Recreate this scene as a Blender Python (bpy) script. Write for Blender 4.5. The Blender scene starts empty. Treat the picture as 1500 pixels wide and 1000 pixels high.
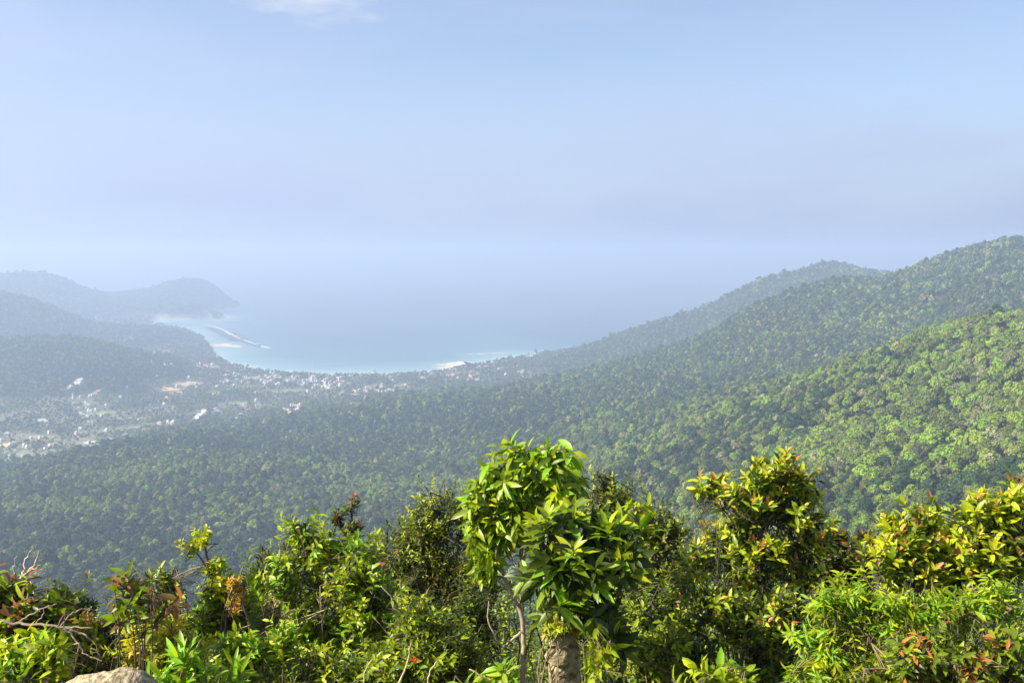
import bpy, math, random
import numpy as np
from mathutils import Vector

rad = math.radians
scene = bpy.context.scene
C = scene.collection
rng = np.random.default_rng(7)
random.seed(7)

# ------------------------------------------------------------------ measuring the photograph
F = 1458.0                      # focal length in pixels of the 1500 px wide photograph
PITCH = math.atan(130 / F)      # the horizon stands at row 370
CP, SP = math.cos(PITCH), math.sin(PITCH)
CAMZ = 400.0


def ray(u, v):
    xc, yc = (u - 750.0) / F, (500.0 - v) / F
    return xc, CP + yc * SP, -SP + yc * CP


def at(u, v, d):                # the point at forward distance d seen at column u, row v
    x, y, z = ray(u, v)
    return np.array([x / y * d, d, CAMZ + z / y * d])


def atz(u, v, zz):              # the point at height zz seen there
    x, y, z = ray(u, v)
    d = (CAMZ - zz) / (-z / y)
    return np.array([x / y * d, d, zz])


def project(p):
    p = np.atleast_2d(p)
    X, Y, Z = p[:, 0], p[:, 1], p[:, 2] - CAMZ
    depth = Y * CP - Z * SP
    yc = Y * SP + Z * CP
    return 750 + F * X / depth, 500 - F * yc / depth, depth


# ------------------------------------------------------------------ mesh helpers
def mesh_np(name, verts, tris=None, quads=None, mats=(), smooth=True, col=None, tri_mat=None, quad_mat=None):
    verts = np.asarray(verts, dtype=np.float32).reshape(-1, 3)
    tris = np.zeros((0, 3), np.int32) if tris is None or len(tris) == 0 else np.asarray(tris, np.int32)
    quads = np.zeros((0, 4), np.int32) if quads is None or len(quads) == 0 else np.asarray(quads, np.int32)
    me = bpy.data.meshes.new(name)
    me.vertices.add(len(verts))
    me.vertices.foreach_set('co', verts.ravel())
    loops = np.concatenate([tris.ravel(), quads.ravel()]).astype(np.int32)
    me.loops.add(len(loops))
    me.loops.foreach_set('vertex_index', loops)
    n = len(tris) + len(quads)
    tot = np.concatenate([np.full(len(tris), 3), np.full(len(quads), 4)]).astype(np.int32)
    start = np.concatenate([[0], np.cumsum(tot)[:-1]]).astype(np.int32) if n else np.zeros(0, np.int32)
    me.polygons.add(n)
    me.polygons.foreach_set('loop_start', start)
    me.polygons.foreach_set('loop_total', tot)
    mi = np.zeros(n, np.int32)
    if tri_mat is not None:
        mi[:len(tris)] = tri_mat
    if quad_mat is not None:
        mi[len(tris):] = quad_mat
    me.polygons.foreach_set('material_index', mi)
    me.polygons.foreach_set('use_smooth', np.full(n, smooth))
    for m in mats:
        me.materials.append(m)
    if col is not None:
        a = me.attributes.new('Col', 'FLOAT_COLOR', 'POINT')
        c4 = np.ones((len(verts), 4), np.float32)
        c4[:, :3] = col
        a.data.foreach_set('color', c4.ravel())
    me.update(calc_edges=True)
    me.validate()
    return me


class Geo:                      # collects tubes and lumps for one mesh
    def __init__(s):
        s.v, s.t, s.q, s.c, s.n = [], [], [], [], 0

    def add(s, v, t=None, q=None, c=None):
        v = np.asarray(v, float).reshape(-1, 3)
        if t is not None and len(t):
            s.t.append(np.asarray(t, int) + s.n)
        if q is not None and len(q):
            s.q.append(np.asarray(q, int) + s.n)
        s.v.append(v)
        s.c.append(np.tile(np.asarray(c if c is not None else (1, 1, 1), float), (len(v), 1)) if c is None or np.ndim(c) == 1 else np.asarray(c))
        s.n += len(v)

    def tube(s, pts, r, sides=5, c=None):
        pts = np.asarray(pts, float)
        k = len(pts)
        r = np.broadcast_to(np.asarray(r, float), (k,))
        tan = np.gradient(pts, axis=0)
        tan /= np.linalg.norm(tan, axis=1, keepdims=True) + 1e-9
        ref = np.array([0.31, 0.17, 0.93]) if abs(tan[0][2]) < 0.8 else np.array([0.93, 0.2, 0.1])
        ang = np.arange(sides) * 2 * math.pi / sides
        a = np.cross(tan, ref)
        a /= np.linalg.norm(a, axis=1, keepdims=True) + 1e-9
        b = np.cross(tan, a)
        ring = pts[:, None] + r[:, None, None] * (a[:, None] * np.cos(ang)[None, :, None] + b[:, None] * np.sin(ang)[None, :, None])
        i = np.arange(k - 1)[:, None] * sides
        j = np.arange(sides)[None]
        j2 = (j + 1) % sides
        q = np.stack([i + j, i + j2, i + sides + j2, i + sides + j], -1).reshape(-1, 4)
        base = ring.reshape(-1, 3)
        tip = np.vstack([base, pts[-1:] + tan[-1:] * r[-1]])
        t = [[(k - 1) * sides + x, (k - 1) * sides + (x + 1) % sides, k * sides] for x in range(sides)]
        s.add(tip, t, q, c)

    def mesh(s, name, mats, smooth=True, col=True):
        v = np.vstack(s.v)
        t = np.vstack(s.t) if s.t else None
        q = np.vstack(s.q) if s.q else None
        return mesh_np(name, v, t, q, mats, smooth, np.vstack(s.c) if col else None)


def link(name, data, parent=None, loc=(0, 0, 0)):
    o = bpy.data.objects.new(name, data)
    C.objects.link(o)
    o.location = loc
    if parent is not None:
        o.parent = parent
    return o


def tag(o, label=None, cat=None, group=None, kind=None):
    if label: o['label'] = label
    if cat: o['category'] = cat
    if group: o['group'] = group
    if kind: o['kind'] = kind
    return o


# ------------------------------------------------------------------ noise
def hash2(ix, iy, seed):
    h = (ix.astype(np.int64) * 374761393 + iy.astype(np.int64) * 668265263 + seed * 974634431) & 0xFFFFFFFF
    h = ((h ^ (h >> 13)) * 1274126177) & 0xFFFFFFFF
    return ((h ^ (h >> 16)) & 0xFFFF) / 65535.0


def vnoise(x, y, seed=0):
    ix, iy = np.floor(x), np.floor(y)
    fx, fy = x - ix, y - iy
    fx, fy = fx * fx * (3 - 2 * fx), fy * fy * (3 - 2 * fy)
    a, b = hash2(ix, iy, seed), hash2(ix + 1, iy, seed)
    c, d = hash2(ix, iy + 1, seed), hash2(ix + 1, iy + 1, seed)
    return (a + (b - a) * fx) * (1 - fy) + (c + (d - c) * fx) * fy


def fbm(x, y, seed=0, octv=4):
    s, a = 0, 0.5
    for k in range(octv):
        s = s + a * (vnoise(x, y, seed + k * 17) - 0.5)
        x, y, a = x * 2.03 + 11.3, y * 2.03 + 5.7, a * 0.5
    return s


# ------------------------------------------------------------------ materials
def new_mat(name):
    m = bpy.data.materials.new(name)
    m.use_nodes = True
    nt = m.node_tree
    return m, nt, nt.nodes['Principled BSDF'], nt.nodes['Material Output']


def N(nt, kind, **kw):
    n = nt.nodes.new(kind)
    for k, v in kw.items():
        setattr(n, k, v)
    return n


def leaf_material(name, rough=0.38, trans=0.45, spec=0.5, tr_tint=(1.5, 1.55, 0.5)):
    m, nt, p, out = new_mat(name)
    a = N(nt, 'ShaderNodeAttribute', attribute_name='Col')
    tex = N(nt, 'ShaderNodeTexNoise')
    tex.inputs['Scale'].default_value = 45
    tex.inputs['Detail'].default_value = 2
    mr = N(nt, 'ShaderNodeMapRange')
    mr.inputs['To Min'].default_value = 0.72
    mr.inputs['To Max'].default_value = 1.25
    geo = N(nt, 'ShaderNodeNewGeometry')
    nt.links.new(geo.outputs['Position'], tex.inputs['Vector'])
    nt.links.new(tex.outputs['Fac'], mr.inputs['Value'])
    mx = N(nt, 'ShaderNodeVectorMath', operation='SCALE')
    nt.links.new(a.outputs['Color'], mx.inputs[0])
    nt.links.new(mr.outputs['Result'], mx.inputs['Scale'])
    nt.links.new(mx.outputs[0], p.inputs['Base Color'])
    p.inputs['Roughness'].default_value = rough
    p.inputs['Specular IOR Level'].default_value = spec
    tl = N(nt, 'ShaderNodeBsdfTranslucent')
    tm = N(nt, 'ShaderNodeVectorMath', operation='MULTIPLY')
    tm.inputs[1].default_value = tr_tint
    nt.links.new(mx.outputs[0], tm.inputs[0])
    nt.links.new(tm.outputs[0], tl.inputs['Color'])
    ms = N(nt, 'ShaderNodeMixShader')
    ms.inputs[0].default_value = trans
    nt.links.new(p.outputs[0], ms.inputs[1])
    nt.links.new(tl.outputs[0], ms.inputs[2])
    nt.links.new(ms.outputs[0], out.inputs['Surface'])
    return m


def attr_material(name, rough=0.85, scale=60, lo=0.65, hi=1.3, bump=0.0, spec=0.3):
    m, nt, p, out = new_mat(name)
    a = N(nt, 'ShaderNodeAttribute', attribute_name='Col')
    tc = N(nt, 'ShaderNodeTexCoord')
    tex = N(nt, 'ShaderNodeTexNoise')
    tex.inputs['Scale'].default_value = scale
    tex.inputs['Detail'].default_value = 5
    nt.links.new(tc.outputs['Object'], tex.inputs['Vector'])
    mr = N(nt, 'ShaderNodeMapRange')
    mr.inputs['From Min'].default_value = 0.3
    mr.inputs['From Max'].default_value = 0.7
    mr.inputs['To Min'].default_value = lo
    mr.inputs['To Max'].default_value = hi
    nt.links.new(tex.outputs['Fac'], mr.inputs['Value'])
    mx = N(nt, 'ShaderNodeVectorMath', operation='SCALE')
    nt.links.new(a.outputs['Color'], mx.inputs[0])
    nt.links.new(mr.outputs['Result'], mx.inputs['Scale'])
    nt.links.new(mx.outputs[0], p.inputs['Base Color'])
    p.inputs['Roughness'].default_value = rough
    p.inputs['Specular IOR Level'].default_value = spec
    if bump:
        b = N(nt, 'ShaderNodeBump')
        b.inputs['Strength'].default_value = bump
        b.inputs['Distance'].default_value = 0.02
        nt.links.new(tex.outputs['Fac'], b.inputs['Height'])
        nt.links.new(b.outputs[0], p.inputs['Normal'])
    return m


def plain_material(name, col, rough=0.7, var=0.25, scale=0.08):
    m, nt, p, out = new_mat(name)
    tc = N(nt, 'ShaderNodeTexCoord')
    tex = N(nt, 'ShaderNodeTexNoise')
    tex.inputs['Scale'].default_value = scale
    tex.inputs['Detail'].default_value = 5
    nt.links.new(tc.outputs['Object'], tex.inputs['Vector'])
    r = N(nt, 'ShaderNodeValToRGB')
    c = np.array(col)
    r.color_ramp.elements[0].position = 0.3
    r.color_ramp.elements[1].position = 0.7
    r.color_ramp.elements[0].color = (*(c * (1 - var)), 1)
    r.color_ramp.elements[1].color = (*(c * (1 + var)), 1)
    nt.links.new(tex.outputs['Fac'], r.inputs[0])
    nt.links.new(r.outputs[0], p.inputs['Base Color'])
    p.inputs['Roughness'].default_value = rough
    return m


def tree_material(name, col):   # crowns of the forest: one species colour, each tree a little different
    m, nt, p, out = new_mat(name)
    oi = N(nt, 'ShaderNodeObjectInfo')
    hsv = N(nt, 'ShaderNodeHueSaturation')
    hsv.inputs['Color'].default_value = (*col, 1)
    mr = N(nt, 'ShaderNodeMapRange')
    mr.inputs['To Min'].default_value = 0.74
    mr.inputs['To Max'].default_value = 1.28
    nt.links.new(oi.outputs['Random'], mr.inputs['Value'])
    mh = N(nt, 'ShaderNodeMath', operation='MULTIPLY')
    mh.inputs[1].default_value = 7.31
    fr = N(nt, 'ShaderNodeMath', operation='FRACT')
    nt.links.new(oi.outputs['Random'], mh.inputs[0])
    nt.links.new(mh.outputs[0], fr.inputs[0])
    mr2 = N(nt, 'ShaderNodeMapRange')
    mr2.inputs['To Min'].default_value = 0.482
    mr2.inputs['To Max'].default_value = 0.512
    nt.links.new(fr.outputs[0], mr2.inputs['Value'])
    nt.links.new(mr2.outputs['Result'], hsv.inputs['Hue'])
    tc = N(nt, 'ShaderNodeTexCoord')
    tex = N(nt, 'ShaderNodeTexNoise')
    tex.inputs['Scale'].default_value = 0.45
    tex.inputs['Detail'].default_value = 4
    nt.links.new(tc.outputs['Object'], tex.inputs['Vector'])
    mr3 = N(nt, 'ShaderNodeMapRange')
    mr3.inputs['From Min'].default_value = 0.3
    mr3.inputs['From Max'].default_value = 0.7
    mr3.inputs['To Min'].default_value = 0.7
    mr3.inputs['To Max'].default_value = 1.3
    nt.links.new(tex.outputs['Fac'], mr3.inputs['Value'])
    mm = N(nt, 'ShaderNodeMath', operation='MULTIPLY')
    nt.links.new(mr.outputs['Result'], mm.inputs[0])
    nt.links.new(mr3.outputs['Result'], mm.inputs[1])
    nt.links.new(mm.outputs[0], hsv.inputs['Value'])
    nt.links.new(hsv.outputs[0], p.inputs['Base Color'])
    p.inputs['Roughness'].default_value = 0.75
    p.inputs['Specular IOR Level'].default_value = 0.2
    return m


M_LEAF = leaf_material('leaf_gloss', rough=0.4, trans=0.38, spec=0.36)
M_LEAFSOFT = leaf_material('leaf_soft', rough=0.5, trans=0.45, spec=0.35)
M_BARK = attr_material('bark', scale=35, bump=0.4)
M_TRUNK = attr_material('mossy_bark', scale=22, lo=0.35, hi=1.5, bump=0.9)
M_ROCK = attr_material('granite', scale=42, lo=0.3, hi=1.45, bump=1.0)
M_TREETRUNK = plain_material('tree_trunk', (0.16, 0.13, 0.10), scale=1.5)

TREE_KINDS = [  # name, colour of the crown, description
    ('dark', (0.024, 0.050, 0.012), 'dark green'),
    ('mid', (0.060, 0.104, 0.013), 'mid green'),
    ('olive', (0.100, 0.135, 0.017), 'olive green'),
    ('lime', (0.165, 0.245, 0.018), 'bright lime green'),
    ('beige', (0.20, 0.215, 0.07), 'pale beige-green'),
    ('grey', (0.115, 0.125, 0.048), 'dry grey-brown'),
]
M_TREE = [tree_material('crown_' + k[0], k[1]) for k in TREE_KINDS]

# ------------------------------------------------------------------ terrain
CT = []


def ct(u, v, d):
    p = at(u, v, d)
    tree = 18.0 if d < 1000 else 16.0 if d < 1900 else 17.0 if d < 3500 else 15.0 if d < 5000 else 20.0
    CT.append((p[0], p[1], p[2] - tree))


def cz(u, v, z):
    p = atz(u, v, z)
    CT.append((p[0], p[1], z))


# hilltop where the camera stands and the hidden ground below it
for x, y, z in [(0, -150, 392), (-150, -150, 385), (150, -150, 394), (0, 0, 394), (-60, 0, 388), (80, 0, 392), (0, 60, 352), (-100, 60, 345),
                (100, 60, 356), (0, 150, 300), (-120, 150, 290), (130, 150, 315), (0, 280, 235), (-150, 300, 222), (140, 280, 262),
                (0, 450, 178), (-220, 450, 165), (-400, 300, 220), (-300, 100, 330), (300, 150, 335), (330, 300, 312),
                (-500, 600, 120), (500, 100, 370)]:
    CT.append((x, y, z))
# near right slope and its crest
for a in [(1700, 395, 900), (1600, 430, 930), (1500, 455, 960), (1420, 462, 990), (1340, 483, 1040), (1260, 507, 1100), (1200, 530, 1150), (1140, 545, 1200),
          (1052, 574, 1250), (960, 606, 1300), (880, 632, 1320),
          (1300, 600, 800), (1300, 700, 600), (1450, 560, 760), (1450, 700, 540), (1450, 630, 640), (1200, 720, 620), (1200, 640, 760), (1600, 640, 560),
          (1100, 640, 900), (1000, 700, 850), (900, 690, 980), (780, 720, 960), (1700, 560, 600)]:
    ct(*a)
# hollow behind the crest
for x, d, z in [(1500, 1250, 262), (1340, 1330, 245), (1200, 1380, 222), (1060, 1480, 195)]:
    CT.append(((x - 750) / F * d, d, z))
# big mountain: crest and flank
for a in [(1800, 352, 2300), (1650, 350, 2300), (1560, 350, 2320), (1470, 348, 2340), (1400, 362, 2320), (1340, 383, 2280), (1284, 402, 2250), (1250, 403, 2260), (1200, 409, 2280), (1148, 425, 2300), (1060, 466, 2330),
          (1020, 491, 2350), (960, 510, 2380), (900, 528, 2380), (836, 540, 2330), (740, 564, 2230), (680, 572, 2130), (616, 584, 2030),
          (524, 600, 1930), (440, 620, 1840), (350, 631, 1760), (270, 632, 1700), (180, 643, 1640), (100, 661, 1570), (0, 692, 1480), (-140, 740, 1380),
          (1500, 420, 1700), (1350, 450, 1720), (1200, 480, 1750), (1060, 520, 1800), (960, 550, 1800), (850, 580, 1780)]:
    ct(*a)
for x, d, z in [(1500, 2900, 330), (1300, 2900, 270), (1150, 2900, 215), (1020, 2900, 120), (900, 2850, 70), (800, 2750, 30)]:
    CT.append(((x - 750) / F * d, d, z))
# bowl of the valley
for a in [(700, 610, 1750), (700, 660, 1450), (600, 640, 1650), (500, 650, 1560), (500, 710, 1230), (300, 660, 1480), (300, 720, 1180), (150, 720, 1200), (0, 760, 1080),
          (0, 720, 1260), (300, 800, 900), (500, 800, 860), (640, 760, 930), (100, 850, 780), (0, 860, 760), (300, 872, 700), (-150, 800, 900)]:
    ct(*a)
# far right mountain falling to the cape
for a in [(1350, 400, 3700), (1262, 395, 3620), (1220, 383, 3600), (1175, 392, 3600), (1132, 405, 3620), (1060, 439, 3700), (1005, 463, 3750), (952, 473, 3780), (900, 491, 3780), (860, 506, 3720)]:
    ct(*a)
for u, v, z in [(830, 514, 0), (780, 524, 8), (720, 533, 3), (700, 545, 8), (760, 545, 22), (800, 540, 30)]:
    cz(u, v, z)
for x, d, z in [(1350, 4400, 220), (1200, 4400, 120), (1060, 4300, -5), (950, 4300, -14), (1350, 5000, -10), (1600, 4000, 300)]:
    CT.append(((x - 750) / F * d, d, z))
# plain with the town
for u, v, z in [(60, 650, 9), (150, 655, 10), (0, 670, 12), (200, 620, 9), (100, 610, 10), (0, 620, 12), (300, 610, 7), (400, 600, 7), (300, 570, 6), (200, 580, 8), (400, 570, 5),
                (500, 575, 5), (600, 565, 6), (660, 560, 8), (560, 556, 3), (450, 553, 3), (380, 548, 3), (340, 535, 3), (-150, 660, 14), (-200, 620, 20)]:
    cz(u, v, z)
# shore of the bay and the sea bed
for u, v, z in [(318, 522, 0), (335, 532, 0), (380, 543, 0), (450, 548, 0), (500, 549, 0), (560, 548, 0), (620, 546, 0), (660, 541, 0), (690, 534, 0)]:
    cz(u, v, z)
for u, v, z in [(350, 522, -3), (420, 532, -4), (500, 538, -4), (600, 535, -5), (680, 524, -4), (760, 517, -3), (420, 500, -14), (520, 510, -14), (640, 500, -14), (780, 498, -14),
                (460, 470, -25), (650, 460, -25), (850, 460, -25), (430, 430, -30), (950, 440, -25), (600, 415, -30), (380, 455, -20),
                (260, 478, -1.5), (300, 485, -2), (330, 497, -2.5), (310, 478, -3), (355, 505, -4), (330, 512, -1)]:
    cz(u, v, z)
# near left hill
for a in [(-150, 480, 3100), (-60, 488, 3060), (0, 494, 3020), (40, 489, 3000), (70, 494, 3000), (92, 492, 3000), (150, 503, 3020), (230, 525, 3050), (290, 542, 3080),
          (0, 545, 2650), (100, 545, 2680), (180, 560, 2680), (-150, 550, 2600)]:
    ct(*a)
for u, v, z in [(0, 600, 14), (150, 592, 10), (-150, 610, 18)]:
    cz(u, v, z)
for x, d, z in [(0, 3600, 60), (100, 3600, 40), (200, 3600, 22), (270, 3600, 12)]:
    CT.append(((x - 750) / F * d, d, z))
# second left hill and the wooded point
for a in [(-150, 405, 4200), (-60, 412, 4200), (0, 425, 4200), (60, 443, 4220), (110, 466, 4260), (150, 478, 4300), (205, 481, 4350), (245, 486, 4300), (275, 496, 4200)]:
    ct(*a)
cz(300, 508, 4); cz(308, 516, 2); cz(215, 474, 3)
for x, d, z in [(0, 5000, 110), (100, 5000, 50), (170, 5000, 20)]:
    CT.append(((x - 750) / F * d, d, z))
# headland at the back
for a in [(-150, 400, 6300), (-60, 403, 6300), (0, 402, 6300), (50, 399, 6400), (75, 402, 6400), (100, 412, 6400), (150, 431, 6500), (180, 432, 6700), (230, 422, 7000), (255, 413, 7100), (275, 411, 7200), (300, 412, 7300), (312, 417, 7350),
          (324, 426, 7400), (331, 434, 7500)]:
    ct(*a)
for u, v, z in [(336, 442, -1), (332, 467, -1), (300, 470, 0), (250, 470, 2), (220, 471, 4), (345, 440, -8), (345, 462, -8), (314, 452, 6), (318, 464, 6)]:
    cz(u, v, z)
for u, v, d in [(200, 452, 6100), (260, 445, 6200), (100, 440, 5800)]:
    ct(u, v, d)
for x, d, z in [(0, 7600, 40), (150, 7900, -10), (280, 8600, -15), (0, 9000, -25), (500, 9000, -30), (800, 9000, -30), (-150, 8500, -10), (1100, 8000, -30), (1400, 7500, -30)]:
    CT.append(((x - 750) / F * d, d, z))
CT = np.array(CT, float)


def tps_fit(P, z, lam=2e-4):
    n = len(P)
    d2 = ((P[:, None] - P[None]) ** 2).sum(-1)
    K = np.where(d2 > 0, 0.5 * d2 * np.log(d2 + 1e-20), 0) + lam * np.eye(n)
    Q = np.hstack([np.ones((n, 1)), P])
    A = np.block([[K, Q], [Q.T, np.zeros((3, 3))]])
    return np.linalg.solve(A, np.concatenate([z, np.zeros(3)]))


def warp(x, y):                 # the spline works in perspective-like coordinates: angle and log distance
    r = np.hypot(x, y + 300.0)
    return np.stack([np.arctan2(x, y + 300.0) * 2.6, np.log(r / 300.0)], -1)


TP = warp(CT[:, 0], CT[:, 1])
TW = tps_fit(TP, CT[:, 2])


def near_profile(x, y):
    d = np.hypot(x, np.maximum(y, 0)) 
    z = CAMZ - 1.7 - 0.10 * np.minimum(d, 2) - np.clip(d - 2, 0, 4) * 0.55 - np.clip(d - 6, 0, None) * 0.44 - np.clip(d - 30, 0, None) * 0.12
    return z + 0.25 * (vnoise(x * 0.5, y * 0.5, 3) - 0.5) + 0.02 * x


SHORE_U = [-400, 215, 222, 240, 260, 280, 300, 310, 318, 335, 380, 450, 500, 560, 620, 660, 690, 720, 780, 830, 870, 900]
SHORE_V = [470, 470, 473, 477, 483, 490, 501, 511, 523, 532, 543, 548, 549.5, 548.5, 546, 541, 535, 532, 523, 514, 505, 498]


def height(x, y):
    x = np.asarray(x, float); y = np.asarray(y, float)
    sh = x.shape
    x, y = x.ravel(), y.ravel()
    out = np.empty(len(x))
    for i in range(0, len(x), 20000):
        P = warp(x[i:i + 20000], y[i:i + 20000])
        d2 = ((P[:, None] - TP[None]) ** 2).sum(-1)
        out[i:i + 20000] = (0.5 * d2 * np.log(d2 + 1e-20)) @ TW[:-3] + TW[-3] + P @ TW[-2:]
    r = np.hypot(x, y)
    hi = np.clip((out - 18) / 90, 0, 1)
    out = out + hi * (fbm(x / 420, y / 420, 5, 4) * 34 + fbm(x / 140, y / 140, 9, 3) * 24) * np.clip((r - 250) / 600, 0, 1)
    w = np.clip((r - 45) / 110, 0, 1)
    w = w * w * (3 - 2 * w)
    out = np.where(r < 160, near_profile(x, y) * (1 - w) + out * w, out)
    # the shore: seen from the hill, land lies below this line and water above it
    zz = np.full(len(x), -CAMZ)
    depth = y * CP - zz * SP
    ok = y > 1500
    u = np.where(ok, 750 + F * x / np.maximum(depth, 1), -999)
    v = np.where(ok, 500 - F * (y * SP + zz * CP) / np.maximum(depth, 1), 0)
    vs = np.interp(u, SHORE_U, SHORE_V)
    out = np.where(ok & (u > -900) & (u < 900) & (v > vs), np.maximum(out, np.clip((v - vs) * 1.1, 0, 5) + 0.02 * np.clip(v - vs, 0, 200)), out)
    out = np.where(ok & (u > 222) & (u < 850) & (v <= vs) & (v > vs - 45) & (out < 25), np.minimum(out, -np.clip((vs - v) * 0.11, 0, 4)), out)
    return np.clip(out, -40, 470).reshape(sh)


def h1(x, y):
    return float(height(np.array([x]), np.array([y]))[0])


NA, NR = 760, 520
ang = np.linspace(rad(-72), rad(72), NA)
rr = np.concatenate([np.linspace(0.5, 12, 24)[:-1], np.geomspace(12, 9800, NR - 23)])
AA, RR = np.meshgrid(ang, rr)
GX, GY = RR * np.sin(AA), RR * np.cos(AA) - 0.0
GZ = height(GX, GY)


def grid_quads(nr, na):
    i = np.arange(nr - 1)[:, None] * na + np.arange(na - 1)[None]
    return np.stack([i, i + 1, i + na + 1, i + na], -1).reshape(-1, 4)


def blob_mask(pu, pv, u, v, su, sv):
    return np.exp(-((pu - u) / su) ** 2 - ((pv - v) / sv) ** 2)


M_SOIL = attr_material('forest_floor', rough=0.95, scale=0.05, lo=0.7, hi=1.3)
gcol = np.tile(np.array([0.035, 0.042, 0.018]), (GX.size, 1))
low = (GZ.ravel() < 1.3) & (RR.ravel() > 1500)
gcol[low] = (0.50, 0.42, 0.28)
plain_ = (GZ.ravel() < 32) & (GY.ravel() > 1700) & ~low
pn = np.clip(fbm(GX.ravel() / 90, GY.ravel() / 90, 63, 4) * 3 + 0.5, 0, 1)[:, None]
gcol = np.where(plain_[:, None], np.array([0.10, 0.115, 0.045]) * (1 - pn) + np.array([0.24, 0.22, 0.12]) * pn, gcol)   # dry grass between the palms
terrain = link('terrain', mesh_np('terrain', np.stack([GX, GY, GZ], -1), None, grid_quads(NR, NA), [M_SOIL], True, gcol))
tag(terrain, 'wooded island hills, valley and coastal plain', None, None, 'structure')

# ------------------------------------------------------------------ sea: tint follows the depth of the sea bed
sr = np.concatenate([np.geomspace(1800, 9500, 430), np.geomspace(9800, 38500, 40)])
sa = np.linspace(rad(-40), rad(40), 560)
SA, SR = np.meshgrid(sa, sr)
SX, SY = SR * np.sin(SA), SR * np.cos(SA)
SZ = np.where(SR < 9500, height(SX, SY), -40.0)
dep = np.clip(-SZ, 0, 60)
nz = fbm(SX / 300, SY / 120, 31, 3)
dep2 = np.clip(dep + nz * dep * 0.7, 0, 60)
stops = [(0, (0.52, 0.54, 0.44)), (0.6, (0.36, 0.48, 0.42)), (2.0, (0.21, 0.36, 0.34)), (6, (0.10, 0.20, 0.22)), (16, (0.06, 0.125, 0.155)), (40, (0.045, 0.095, 0.13))]
scol = np.stack([np.interp(dep2.ravel(), [s[0] for s in stops], [s[1][k] for s in stops]) for k in range(3)], -1)
m, nt, p, out = new_mat('sea_water')
a = N(nt, 'ShaderNodeAttribute', attribute_name='Col')
nt.links.new(a.outputs['Color'], p.inputs['Base Color'])
p.inputs['Roughness'].default_value = 0.32
p.inputs['IOR'].default_value = 1.33
tc = N(nt, 'ShaderNodeTexCoord')
w1 = N(nt, 'ShaderNodeTexNoise')
w1.inputs['Scale'].default_value = 0.05
w1.inputs['Detail'].default_value = 6
bp = N(nt, 'ShaderNodeBump')
bp.inputs['Strength'].default_value = 0.35
bp.inputs['Distance'].default_value = 1.5
nt.links.new(tc.outputs['Object'], w1.inputs['Vector'])
nt.links.new(w1.outputs['Fac'], bp.inputs['Height'])
nt.links.new(bp.outputs[0], p.inputs['Normal'])
sea = link('sea', mesh_np('sea', np.stack([SX, SY, np.zeros_like(SX)], -1), None, grid_quads(len(sr), len(sa)), [m], True, scol))
tag(sea, 'hazy blue sea with pale turquoise shallows in the bay', None, None, 'structure')


# ------------------------------------------------------------------ surf, sandbanks, reef: thin sheets lying on the water
def ribbon(name, pts, widths, z, mat, label, cat=None, kind='structure', seg=14, seed=1, rag=0.35):
    pts = np.array([atz(u, v, z) for u, v in pts])
    t = np.linspace(0, 1, len(pts))
    tt = np.linspace(0, 1, seg * (len(pts) - 1) + 1)
    P = np.stack([np.interp(tt, t, pts[:, k]) for k in range(3)], -1)
    Wd = np.interp(tt, t, widths)
    r2 = np.random.default_rng(seed)
    tan = np.gradient(P, axis=0); tan[:, 2] = 0
    tan /= np.linalg.norm(tan, axis=1, keepdims=True)
    nrm = np.stack([-tan[:, 1], tan[:, 0], 0 * tan[:, 0]], -1)
    o1 = Wd * (0.5 + rag * (r2.random(len(tt)) - 0.5) * 2)
    o2 = Wd * (0.5 + rag * (r2.random(len(tt)) - 0.5) * 2)
    V = np.empty((len(tt) * 2, 3))
    V[0::2] = P + nrm * o1[:, None]
    V[1::2] = P - nrm * o2[:, None]
    i = np.arange(len(tt) - 1) * 2
    q = np.stack([i, i + 1, i + 3, i + 2], -1)
    o = link(name, mesh_np(name, V, None, q, [mat], True))
    return tag(o, label, cat, None, kind)


M_SURF = plain_material('surf_foam', (0.58, 0.57, 0.52), 0.9, 0.1, 0.05)
M_SAND = plain_material('sand', (0.68, 0.58, 0.42), 0.95, 0.12, 0.02)
M_REEF = plain_material('reef_flat', (0.07, 0.08, 0.06), 0.8, 0.3, 0.02)
M_DIRT = plain_material('bare_earth', (0.62, 0.43, 0.22), 0.95, 0.2, 0.03)
M_PALE = plain_material('pale_earth', (0.60, 0.55, 0.44), 0.95, 0.2, 0.03)
ribbon('reef', [(304, 479.5), (328, 487.5), (352, 498), (386, 508.8)], [24, 80, 75, 20], 0.15, M_REEF, 'dark exposed reef flat along the spit', seed=3)
ribbon('surf', [(268, 472), (297, 473.5), (318, 479), (340, 490), (352, 496)], [6, 9, 13, 18, 8], 0.4, M_SURF, 'white surf line along the outer side of the reef spit', seed=4)
ribbon('surf', [(356, 497), (366, 501), (378, 505)], [9, 15, 6], 0.4, M_SURF, 'short white surf streak near the end of the reef spit', seed=5)
ribbon('surf', [(383, 506.5), (389, 508), (395, 510)], [14, 30, 10], 0.4, M_SURF, 'white surf patch at the tip of the reef spit', seed=6)
ribbon('surf', [(674, 519.5), (700, 518.3), (726, 516.8), (751, 515.3)], [10, 22, 24, 8], 0.4, M_SURF, 'long white surf line off the right end of the bay', seed=7)
ribbon('surf', [(797, 514), (815, 513.2), (840, 511.5)], [8, 18, 8], 0.4, M_SURF, 'short white surf line below the far right cape', seed=8)
ribbon('beach', [(309, 507), (318, 506), (330, 504), (342, 503)], [190, 170, 110, 20], 0.5, M_SAND, 'cream sandbank beside the wooded point', seed=9, seg=6)
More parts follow.
